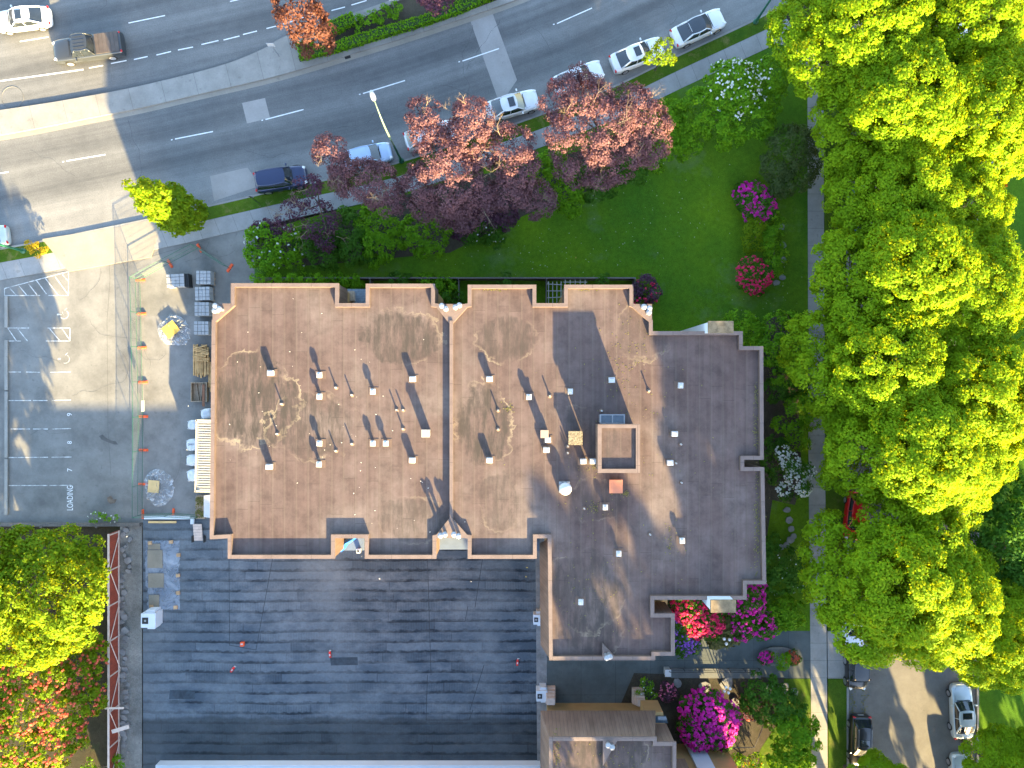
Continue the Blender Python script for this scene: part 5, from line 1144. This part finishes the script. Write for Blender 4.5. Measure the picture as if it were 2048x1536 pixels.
for i, (px, py, r, lab) in enumerate(MAPLES):
    X, Y, _ = P(px, py, 9.2); lab = 'maple, '+lab
    if i < 4:
        o = tree('street_tree', lab, 'tree', (X, Y, .1), maple_lobes(40+i), MAT['maple'], 100+i, dens=1.25, per=120, cr=.62, s=.19, r0=.26, zt=5.2, group='street maples', inner=.10); protos.append(o); o.scale = (r/6.3,)*3
    else: dup(protos[i % 4], lab, (X, Y, .1), 1.3+i*1.9, r/6.3, 'street maples')
# dark trees at the right frame edge
ptree('conifer', 'dark green shaded tree at the right frame edge below the large maples', 'tree', (1960, 1080), [(2020, 1080, 6, 3.0), (2040, 1010, 6, 2.4), (2000, 1140, 5, 2.2), (2060, 1150, 6, 2.8)], MAT['dkgreen'], 61, dens=1.2, per=50, cr=.6, s=.25)
ptree('street_tree', 'small orange leaved shrub tree by the right side path', 'tree', (1990, 352), [(2000, 362, 2.0, .55), (1994, 372, 2.0, .45), (2005, 346, 2.2, .4)], MAT['redleaf'], 62, dens=3, per=20, cr=.25, s=.16, r0=.05)
# tall trees just south of the picture that shade the eastern roof, lawn and street
for i, (x, y, r, h, lab) in enumerate([(31.5, -46.0, 6.0, 23, 'broad tall'), (39.0, -50.0, 5.5, 20, 'second broad tall'), (16.0, -45.5, 1.7, 19.5, 'slender tall'), (47.5, -45.0, 4.6, 17, 'third broad tall'), (24.5, -58, 5.0, 25, 'far tall'), (10.5, -47.0, 1.5, 17.0, 'second slender tall'), (36.5, -41.5, 3.2, 13, 'lower'), (55, -10, 6.0, 15, 'eastern'), (53, 4, 5.0, 13, 'second eastern'), (52, -39, 5.0, 12, 'lower eastern'), (60, -26, 6.0, 16, 'third eastern')]):
    L = [(0, 0, h-r*.8, r*.75, r*.75, r*.8), (r*.45, r*.2, h-r*1.7, r*.65, r*.65, r*.8), (-r*.45, 0, h-r*2.0, r*.6, r*.6, r*.9), (0, -r*.3, h-r*2.6, r*.7, r*.7, r), (0, .2*r, h-r*3.6, r*.6, r*.6, r)]
    L = [l for l in L if l[2] > 2]
    if i == 0: L = [(1.0, 0, 23.3, 3.4, 3, 2.6), (-1, 0, 20.4, 4.2, 3.2, 3), (-6, 0, 16.9, 4.4, 3.4, 2.6), (3.5, 0, 19.5, 4.5, 3.5, 3.5), (-1, 0, 15, 6, 4, 4), (0, 0, 9, 6, 4, 4)]
    if i == 2: L = [(0, 0, 19.6, .7, .7, .9), (0, 0, 18.2, 1.3, 1.2, 1.0), (-.2, 0, 16.6, 2.3, 1.8, 1.4), (0, 0, 14, 2.9, 2.4, 2.2), (0, 0, 9, 3, 2.6, 3.5)]
    tree('tall_tree', lab+(' broadleaf tree outside the lower frame edge' if i < 7 else ' broadleaf tree outside the right frame edge'), 'tree', (x, y, 0), L, MAT['dkgreen'], 300+i, dens=1.0 if i in (0, 2) else .55, per=46, cr=.8, s=.45, r0=.35)
# avenue: columnar lime tree, plum trees, young tree, median tree
base = P(392, 440, .12); L = []
for k in range(9):
    q = k/8; z = 1.2+q*9.0; r = 1.75*(1-q)**.6*(.55+.45*min(1, q*4))+.25; L.append((math.sin(k*2.1)*.25, math.cos(k*2.1)*.25, z, r, r, 1.0))
tree('columnar_tree', 'bright yellow green columnar tree at the pavement by the driveway apron', 'tree', base, L, MAT['limetree'], 71, dens=2.2, per=36, cr=.42, s=.24, r0=.12, zt=3)
PL = dict(dens=1.9, per=80, cr=.52, s=.145, r0=.13, bare=6)
ptree('plum_tree', 'small dark plum tree with many bare pale twigs, leftmost of the plum row', 'tree', (650, 420), [(612, 385, 4.4, 1.2), (628, 372, 5, .8), (635, 440, 3.6, 1.6), (590, 430, 3.4, 1.3), (655, 470, 3.0, 1.1)], MAT['plumdark'], 81, dens=1.3, per=34, cr=.45, s=.17, r0=.12, bare=12)
ptree('plum_tree', 'thin pinkish plum tree over the pale blue hatchback', 'tree', (770, 375), [(662, 303, 6.4, 1.25), (690, 335, 6, 1.1), (720, 360, 6, 1.5), (755, 370, 6, 1.6), (775, 400, 5.4, 1.3), (690, 365, 5, .9)], MAT['plum'], 82, **PL)
ptree('plum_tree', 'tall dense plum tree right of the lamp post', 'tree', (905, 385), [(848, 228, 8, 1.15), (858, 275, 7.6, 1.3), (880, 320, 7, 2.1), (905, 365, 6.4, 2.5), (850, 380, 6, 1.8), (945, 395, 5.6, 1.8), (920, 420, 5, 1.6), (870, 410, 5, 1.6)], MAT['plum'], 83, **PL)
ptree('plum_tree', 'narrow plum tree below the white sunroof car', 'tree', (1020, 370), [(945, 235, 7.4, 1.5), (935, 275, 7, 1.6), (965, 300, 6.6, 1.2), (1022, 300, 6.6, 1.7), (1035, 345, 6.2, 1.7), (1020, 385, 5.6, 1.5), (1070, 400, 4.6, 1.5)], MAT['plum'], 84, **PL)
ptree('plum_tree', 'largest plum tree, broad orange pink crown below the upper white cars', 'tree', (1190, 290), [(1160, 155, 7.2, .8), (1130, 205, 7, 1.6), (1175, 215, 7.4, 2.0), (1150, 270, 6.6, 2.2), (1210, 265, 7.2, 2.5), (1260, 215, 6.8, 1.6), (1290, 255, 6.4, 1.9), (1300, 290, 5.6, 1.5), (1155, 325, 5.8, 1.7), (1235, 315, 6, 1.8), (1200, 340, 5.2, 1.4)], MAT['plum'], 85, **PL)
ptree('young_tree', 'young bright green tree over the bonnet of a white saloon', 'tree', (1310, 140), [(1330, 88, 4, .6), (1322, 108, 3.6, .75), (1300, 112, 3.4, .5), (1334, 118, 3.4, .6)], MAT['limetree'], 86, dens=2.5, per=26, cr=.32, s=.17, r0=.06)
ptree('plum_tree', 'bronze leaved plum tree standing in the median hedge', 'tree', (650, 95), [(590, 8, 6, 1.5), (600, 35, 5.6, 1.6), (618, 55, 5, 1.5), (632, 75, 4, 1.4), (615, 82, 3.6, 1.1)], MAT['medplum'], 87, dens=1.5, per=40, cr=.5, s=.2, r0=.13)
ptree('plum_tree', 'dark plum tree cut off by the upper frame edge in the median', 'tree', (885, -2), [(868, -10, 4, 1.2), (876, 2, 3.4, .9), (850, -30, 5, 1.2)], MAT['plumdark'], 88, dens=1.5, per=40, cr=.45, s=.2, r0=.12)
# shrubs
def shrub(label, pxs, m, seed, flower=None, name='garden_shrub', cat='shrub', dens=2.2, per=40, cr=.4, s=.17, z0=.1, group=None, bare=0):
    cx = np.mean([p[0] for p in pxs]); cy = np.mean([p[1] for p in pxs])
    return ptree(name, label, cat, (cx, cy), pxs, m, seed, z0=z0, dens=dens, per=per, cr=cr, s=s, r0=.06, flower=flower, group=group, bare=bare, low=-.2)
shrub('large viburnum bush with white blossom at the top right of the lawn', [(1400, 225, 2.4, 2.0), (1460, 180, 3.2, 2.3), (1500, 235, 2.6, 2.0), (1445, 250, 2.4, 2.0), (1535, 160, 2.8, 1.6), (1530, 205, 2.2, 1.5), (1385, 270, 1.8, 1.4), (1375, 295, 1.5, 1.1), (1460, 265, 1.8, 1.3)], MAT['shrub'], 201, (MAT['fl_white'], 210, dict(s=.15, r=.08, per=3, patch=(P(1470, 175, 3)[0]-P(1453, 232, .1)[0], P(1470, 175, 3)[1]-P(1453, 232, .1)[1], 2.9))), s=.2, dens=1.8)
shrub('grey green rounded bush beside the pavement above the pink rhododendron', [(1580, 300, 2.2, 1.9), (1555, 330, 1.8, 1.5), (1605, 290, 2, 1.3), (1595, 345, 1.8, 1.5), (1565, 365, 1.4, 1.2), (1615, 320, 2, 1.0)], MAT['greyleaf'], 202, s=.17)
shrub('upper pink flowering rhododendron at the right lawn edge', [(1505, 395, 1.3, 1.2), (1525, 415, 1.2, 1.1), (1490, 390, 1.1, 1.0), (1510, 425, 1, 1.0)], MAT['dkgreen'], 203, (MAT['fl_mag'], 250, dict(s=.16, r=.12)), cat='rhododendron', name='rhododendron')
shrub('bright lime shrub between the two pink rhododendrons', [(1507, 462, 1.4, .9), (1500, 485, 1.2, .8), (1520, 478, 1.2, .8)], MAT['limetree'], 204)
shrub('dark green shrub beside the lime one within the stone edging', [(1548, 450, 1, .9), (1545, 480, 1, 1.0), (1550, 515, 1, .9), (1540, 540, .9, .8)], MAT['shrub'], 205)
shrub('lower crimson rhododendron at the right lawn edge', [(1502, 540, 1.2, 1.1), (1520, 552, 1.1, 1.0), (1495, 555, 1, .9), (1508, 570, .9, .9)], MAT['dkgreen'], 206, (MAT['fl_red'], 250, dict(s=.15, r=.11)), cat='rhododendron', name='rhododendron')
shrub('small crimson bush at the corner of the patio fence', [(1290, 572, 1.2, .8), (1300, 588, 1.1, .8), (1282, 595, 1, .7)], MAT['plumdark'], 207, (MAT['fl_red'], 34, dict(s=.14, r=.10)))
HB = [('leftmost bush of the hedge row, with white blossom, beside the yard corner', [(525, 480, 1.8, 1.3), (545, 515, 1.6, 1.2), (520, 510, 1.6, 1.1), (575, 490, 1.8, 1.4), (590, 515, 1.4, 1.0)], 'shrub', (MAT['fl_white'], 40, dict(s=.15, r=.08, per=4))),
 ('second bush of the hedge row under the bare plum twigs', [(620, 490, 1.6, 1.4), (650, 510, 1.5, 1.3), (635, 465, 1.5, 1.2), (670, 495, 1.5, 1.0)], 'dkgreen', None), ('third bush of the hedge row, olive tinted', [(700, 465, 1.8, 1.4), (710, 500, 1.6, 1.4), (735, 510, 1.4, 1.0), (690, 440, 1.7, 1.0)], 'dkgreen', None),
 ('fourth bush of the hedge row, brightest green', [(765, 455, 2, 1.4), (760, 490, 1.8, 1.4), (785, 480, 1.7, 1.2), (755, 515, 1.4, .9), (740, 450, 1.8, 1.2)], 'shrub', None), ('fifth bush of the hedge row, below the tall plum tree', [(835, 470, 2, 1.5), (860, 485, 1.8, 1.3), (880, 460, 1.8, 1.2), (850, 500, 1.4, .9)], 'shrub', None),
 ('low dark bush with a few white flowers in the hedge row middle', [(960, 460, 1.4, 1.1), (985, 470, 1.2, .9), (940, 465, 1.3, 1.0)], 'dkgreen', (MAT['fl_white'], 22, dict(s=.13, r=.06, per=3))), ('bush of the hedge row below the narrow plum tree', [(1095, 355, 2, 1.4), (1130, 380, 2, 1.5), (1140, 410, 1.6, 1.1), (1105, 330, 2, 1.2)], 'shrub', None),
 ('bush of the hedge row below the largest plum tree', [(1190, 370, 1.8, 1.4), (1225, 350, 1.8, 1.4), (1260, 345, 1.6, 1.2), (1160, 365, 1.7, 1.1)], 'dkgreen', None), ('rightmost bush of the hedge row beside the viburnum', [(1330, 290, 1.7, 1.3), (1350, 265, 1.8, 1.2), (1310, 310, 1.4, 1.1), (1345, 230, 1.8, 1.1)], 'shrub', None),
 ('purple leaved bush behind the leftmost hedge bush', [(530, 462, 1.6, .9), (555, 465, 1.5, .9), (512, 470, 1.4, .6)], 'plumdark', None), ('dark purple bush under the tall plum tree at the lawn', [(925, 440, 1.6, 1.5), (1000, 425, 1.6, 1.4), (960, 420, 1.7, 1.4)], 'plumdark', None)]
for i, (l, pxs, m, f) in enumerate(HB): shrub(l, pxs, MAT[m], 220+i, f, group='hedge row bushes', s=.19)
for i in range(8): shrub('clipped conifer in the short row against the north wall, %s' % ['leftmost', 'second', 'third', 'fourth', 'fifth', 'sixth', 'seventh', 'rightmost'][i], [(516+i*18, 560, 1.6, .5, .9)], MAT['hedge'], 240+i, cr=.25, s=.12, group='clipped conifers', dens=4)
for i, (px, py, r, m, l) in enumerate([(672, 562, .7, 'shrub', 'left patio'), (700, 565, .8, 'shrub', 'patio beside the storage box'), (800, 562, .8, 'dkgreen', 'middle patio behind the second roof bay'), (850, 565, .7, 'shrub', 'right end of the second roof bay'), (890, 578, .9, 'shrub', 'gap at the top of the ridge wall'), (905, 595, .7, 'dkgreen', 'gap just above the ridge wall flues'), (1010, 562, .6, 'dkgreen', 'patio behind the third roof bay'), (1205, 562, .6, 'dkgreen', 'patio behind the fourth roof bay')]):
    shrub('leafy patio plant in the '+l, [(px, py, 1.2, r), (px+10, py+4, 1, r*.8)], MAT[m], 250+i, name='patio_plant', cat='plant')
EG = [('bright shrub at the north east roof corner by the chimney', [(1480, 645, 2.6, 1.1), (1495, 660, 2.4, 1.1), (1505, 680, 2.2, .9), (1510, 655, 2, .8)], 'shrub'), ('tall airy bush right of the stepped roof corner', [(1555, 660, 2.6, 1.3), (1545, 700, 2.6, 1.4), (1580, 690, 2.4, 1.4), (1560, 740, 2.4, 1.4), (1590, 720, 2.2, 1.2), (1575, 650, 2.2, .9)], 'shrub'),
      ('dark bush below the airy bush by the east wall', [(1570, 770, 2, 1.2), (1595, 760, 2, 1.1), (1550, 780, 1.6, .9)], 'dkgreen'), ('green bush reaching over the pavement above the dogwood', [(1600, 820, 2.4, 1.3), (1575, 850, 2.2, 1.2), (1620, 835, 2.4, .9), (1595, 870, 2.2, 1.2)], 'shrub'), ('dark bush left of the white dogwood', [(1545, 920, 1.6, 1.0), (1560, 950, 1.6, 1.0), (1550, 890, 1.6, .9)], 'dkgreen'),
      ('dark bush with tiny white flowers at the lower east wall', [(1555, 1120, 1.8, 1.3), (1580, 1130, 1.6, 1.2), (1560, 1160, 1.6, 1.2), (1590, 1160, 1.5, 1.0), (1545, 1090, 1.5, .9)], 'dkgreen'), ('olive bush beside the lowest street tree above the entry path', [(1560, 1215, 1.8, 1.2), (1585, 1230, 1.6, 1.1), (1545, 1240, 1.4, .9)], 'shrub')]
for i, (l, pxs, m) in enumerate(EG): shrub(l, pxs, MAT[m], 270+i, (MAT['fl_white'], 26, dict(s=.1, r=.03, per=2)) if i == 5 else None, s=.19, dens=1.8)
shrub('white flowering dogwood beside the pavement', [(1565, 905, 3.2, .6), (1580, 925, 3.2, .8), (1590, 950, 3.0, .9), (1605, 975, 2.8, .7), (1620, 945, 2.8, .5), (1565, 980, 2.6, .6)], MAT['dkgreen'], 280, (MAT['fl_white'], 420, dict(s=.17, r=.05, per=2)), name='dogwood_tree', cat='tree', dens=1.0)
RD = dict(cat='rhododendron', name='rhododendron')
shrub('bright crimson rhododendron below the long east roof edge', [(1375, 1215, 2.0, 1.3), (1400, 1235, 1.9, 1.4), (1420, 1245, 1.7, 1.1), (1385, 1255, 1.4, 1.0), (1420, 1215, 1.6, 1.0)], MAT['dkgreen'], 281, (MAT['fl_red'], 400, dict(s=.19, r=.13)), **RD)
shrub('purple rhododendron at the south wing corner', [(1362, 1270, 1.4, .9), (1378, 1285, 1.2, .8), (1365, 1295, 1.0, .7), (1360, 1245, 1.4, .8)], MAT['dkgreen'], 282, (MAT['fl_pur'], 200, dict(s=.14, r=.10)), **RD)
shrub('magenta rhododendron right of the pale chimney', [(1500, 1200, 2.2, 1.2), (1490, 1230, 2, 1.3), (1515, 1240, 1.8, 1.2), (1480, 1255, 1.4, 1.1), (1530, 1255, 1.4, .9), (1515, 1180, 2, .8)], MAT['dkgreen'], 283, (MAT['fl_mag'], 320, dict(s=.16, r=.12)), **RD)
shrub('pale spiky pampas clump above the globe lamp', [(1450, 1255, 1.2, .8), (1440, 1275, 1.0, .7), (1460, 1270, .9, .6)], MAT['weed'], 284, name='pampas_grass', cat='plant', cr=.5, s=.4, per=20)
shrub('huge magenta rhododendron in the garden below the ramp', [(1412, 1415, 2.4, 1.6), (1440, 1435, 2.2, 1.5), (1390, 1420, 2.0, 1.3), (1400, 1460, 2.0, 1.5), (1435, 1460, 2.0, 1.4), (1380, 1450, 1.6, 1.0)], MAT['dkgreen'], 285, (MAT['fl_mag'], 480, dict(s=.22, r=.15)), **RD)
shrub('small green shrub with white specks beside the stepped buttress', [(1291, 1372, 1.2, .6), (1296, 1388, 1.1, .6), (1287, 1385, 1.1, .5)], MAT['shrub'], 286, (MAT['fl_white'], 14, dict(s=.1, r=.04, per=3)), cr=.3, s=.13)
shrub('small dusty pink azalea right of the white specked shrub', [(1335, 1378, 1.0, .6), (1330, 1390, .9, .5), (1342, 1385, .9, .5)], MAT['plumdark'], 287, (MAT['fl_pink'], 55, dict(s=.1, r=.07)), cr=.3, s=.13)
shrub('large green bush at the lower right beside the pavement', [(1520, 1385, 2.2, 1.5), (1550, 1400, 2.2, 1.5), (1575, 1420, 2, 1.3), (1530, 1415, 2, 1.3), (1500, 1400, 1.6, .9)], MAT['dkgreen'], 288, s=.2)
shrub('olive feathery bush below the large green bush', [(1570, 1450, 2.2, 1.4), (1600, 1470, 2.2, 1.5), (1580, 1490, 2, 1.3), (1610, 1440, 1.8, 1.0), (1565, 1520, 1.8, 1.2), (1600, 1525, 1.6, 1.2)], MAT['shrub'], 289, s=.22)
shrub('yellow flowering low bush at the lower right garden edge', [(1460, 1520, .9, .7), (1490, 1528, .9, .7), (1510, 1525, .8, .6)], MAT['shrub'], 290, (MAT['gold'], 40, dict(s=.12, r=.07)))
shrub('red flower tuft at the edge of the large green bush', [(1488, 1415, .9, .5), (1498, 1428, .8, .5), (1480, 1400, .8, .4)], MAT['plumdark'], 291, (MAT['fl_coral'], 26, dict(s=.12, r=.07)))
X, Y, _ = P(1558, 1315, .5); t = thing('flower_planter', 'oval flower bed with a round green bush on the entry path', 'planter', (X, Y, .09)); b = MB(); b.lathe([(1.0, 0), (1.05, .25), (.95, .25), (.9, .2)], n=20); o = b.build('kerb', MAT['stone'], t); o.scale = (1.65, .8, 1)
leafmesh('bush', crown_v([(0, 0, .9, .72)], 4, 40, .3, .13, 292), MAT['hedge'], t)
for s_, fm, sd in ((-1, 'fl_mag', 293), (1, 'fl_coral', 294)):
    L = [(s_*1.15, 0, .45, .6, .55, .4)]; leafmesh('foliage', crown_v(L, 4, 30, .25, .12, sd), MAT['dkgreen'], t); leafmesh('flowers', flowers_v(L, 60, sd, .13, .08), MAT[fm], t)['kind'] = 'stuff'
# left side: golden bush, weeds, sunny tree, coral rhododendron
shrub('golden bush on the verge beside the green lamp post', [(58, 496, .7, .55), (74, 498, .7, .6), (84, 500, .6, .5)], MAT['gold'], 295, cr=.25, s=.12, z0=.12)
shrub('low weeds with white daisies on the retaining wall', [(186, 1032, .6, .45, .3), (204, 1034, .6, .45, .3), (218, 1036, .5, .4, .3), (235, 1038, .5, .35, .25)], MAT['hedge'], 296, (MAT['fl_white'], 14, dict(s=.12, r=.02, per=2)), name='wild_weeds', cat='weeds', cr=.2, s=.11)
ptree('broadleaf_tree', 'sunlit yellow green tree at the left edge above the coral rhododendron', 'tree', (110, 1180), [(60, 1110, 6.5, 2.2), (140, 1108, 6, 2.2), (100, 1130, 7.5, 2.4), (152, 1150, 6.5, 2.1), (60, 1180, 7.5, 2.6), (125, 1190, 8, 2.8), (158, 1205, 6.2, 1.9), (100, 1245, 7, 2.5), (30, 1270, 6, 2.0), (75, 1285, 5.5, 2.0), (140, 1255, 5.5, 1.8), (-40, 1200, 8.5, 3.2), (-60, 1120, 8, 3)], MAT['limetree'], 297, dens=1.4, per=62, cr=.6, s=.22, r0=.25, bare=0)
t = thing('bare_tree', 'bare pale branches poking out of the sunlit tree at the left edge', 'tree', P(-10, 1205, 0)); b = MB(); g = np.random.default_rng(5); b.tube([(0, 0, 0), (.2, -.1, 8)], [.2, .12]); [twig_mb(b, (.2, -.1, 7.6+k*.12), np.array((1.0, -.5+k*.16, .55)), 1.9, .05, 3, g, .5) for k in range(7)]; b.build('branches', MAT['twig'], t)
shrub('huge coral flowered rhododendron in the lower left corner', [(40, 1345, 3.6, 2.2), (100, 1350, 3.6, 2.2), (150, 1340, 3.0, 1.8), (185, 1320, 2.4, 1.3), (60, 1410, 4, 2.4), (120, 1420, 3.6, 2.2), (170, 1390, 2.8, 1.6), (40, 1480, 4, 2.4), (100, 1490, 3.6, 2.0), (140, 1460, 3, 1.5), (60, 1550, 3.6, 2.2), (-30, 1420, 4, 2.6), (190, 1290, 2, 1.0)], MAT['limetree'], 298, (MAT['fl_coral'], 1000, dict(s=.15, r=.11)), dens=1.6, s=.2, **RD)
shrub('small green bush at the foot of the red fence by the lower frame edge', [(236, 1530, 1.0, .5), (180, 1534, .6, .6)], MAT['shrub'], 299)
# median hedge
def hedge(label, poly, h, seed, m='hedge', n=70):
    g = np.random.default_rng(seed); w = pp(poly, h); c = np.mean([p[:2] for p in w], axis=0); t = thing('box_hedge', label, 'hedge', (c[0], c[1], .16)); q = [(p[0]-c[0], p[1]-c[1]) for p in w]
    if area(q) < 0: q = q[::-1]
    b = MB(); b.prism(offset(q, .12), 0, h-.15); b.build('core', simple('hedge_core', (.02, .045, .01), .9, .4, 5), t)
    Q = np.array(q); lo, hi = Q.min(0), Q.max(0); pts = g.uniform(lo, hi, (int((hi-lo).prod()*n*1.5), 2)); ins = np.zeros(len(pts), bool); j = len(Q)-1
    for i in range(len(Q)):
        cnd = ((Q[i, 1] > pts[:, 1]) != (Q[j, 1] > pts[:, 1])) & (pts[:, 0] < (Q[j, 0]-Q[i, 0])*(pts[:, 1]-Q[i, 1])/(Q[j, 1]-Q[i, 1]+1e-9)+Q[i, 0]); ins ^= cnd; j = i
    pts = pts[ins]; top = np.c_[pts, h-.12+g.normal(size=len(pts))*.06]; nn = g.normal(size=(len(top), 3))*.5+np.array((0, 0, .8)); sp_ = []; sn = []
    for i in range(len(Q)):
        a, e = Q[i], Q[(i+1) % len(Q)]; L_ = np.linalg.norm(e-a); k = int(L_*h*n); u = g.uniform(0, 1, (k, 1)); nrm = np.array(((e-a)[1], -(e-a)[0]))/L_
        sp_.append(np.c_[a+(e-a)*u-nrm*.06+g.normal(size=(k, 2))*.04, g.uniform(.02, h-.1, k)]); sn.append(np.c_[np.tile(nrm, (k, 1)), np.zeros(k)]+g.normal(size=(k, 3))*.4)
    leafmesh('foliage', leaves(np.concatenate([top]+sp_), np.concatenate([nn]+sn), .17, g), MAT[m], t)
hedge('long clipped green hedge along the lower side of the median', [(590, 84), (600, 118), (680, 100), (760, 74), (850, 48), (920, 24), (1000, -12), (985, -40), (900, 8), (850, 28), (760, 54), (680, 78), (640, 92), (615, 78)], .8, 401)
hedge('short clipped green hedge block beside the bronze tree', [(640, 50), (703, 22), (712, 46), (660, 68), (645, 64)], .85, 402)
shrub('ragged low green plants in the median bed between hedge and upper lane', [(735, 38, .5, .7, .4), (765, 30, .5, .7, .4), (790, 20, .5, .7, .4), (720, 50, .5, .6, .4)], MAT['shrub'], 403, z0=.16, name='median_plants', cat='plants', s=.15, cr=.3)
# fallen leaves along the side street gutter
litter('leaf_litter', 'fallen dry leaves along the side street gutter', [(1704, 1400, 4, 60, 120), (1728, 1410, 4, 30, 60), (1704, 1200, 5, 60, 60), (1670, 1000, 14, 150, 90)], MAT['weed'], .07, .01)
litter('leaf_litter', 'pale fallen petals and clover dotted over the lawn', [(1250, 440, 130, 80, 130), (1050, 500, 120, 30, 60), (1560, 600, 30, 60, 50)], simple('pale_petal', (.30, .33, .22), .8), .045, .10)
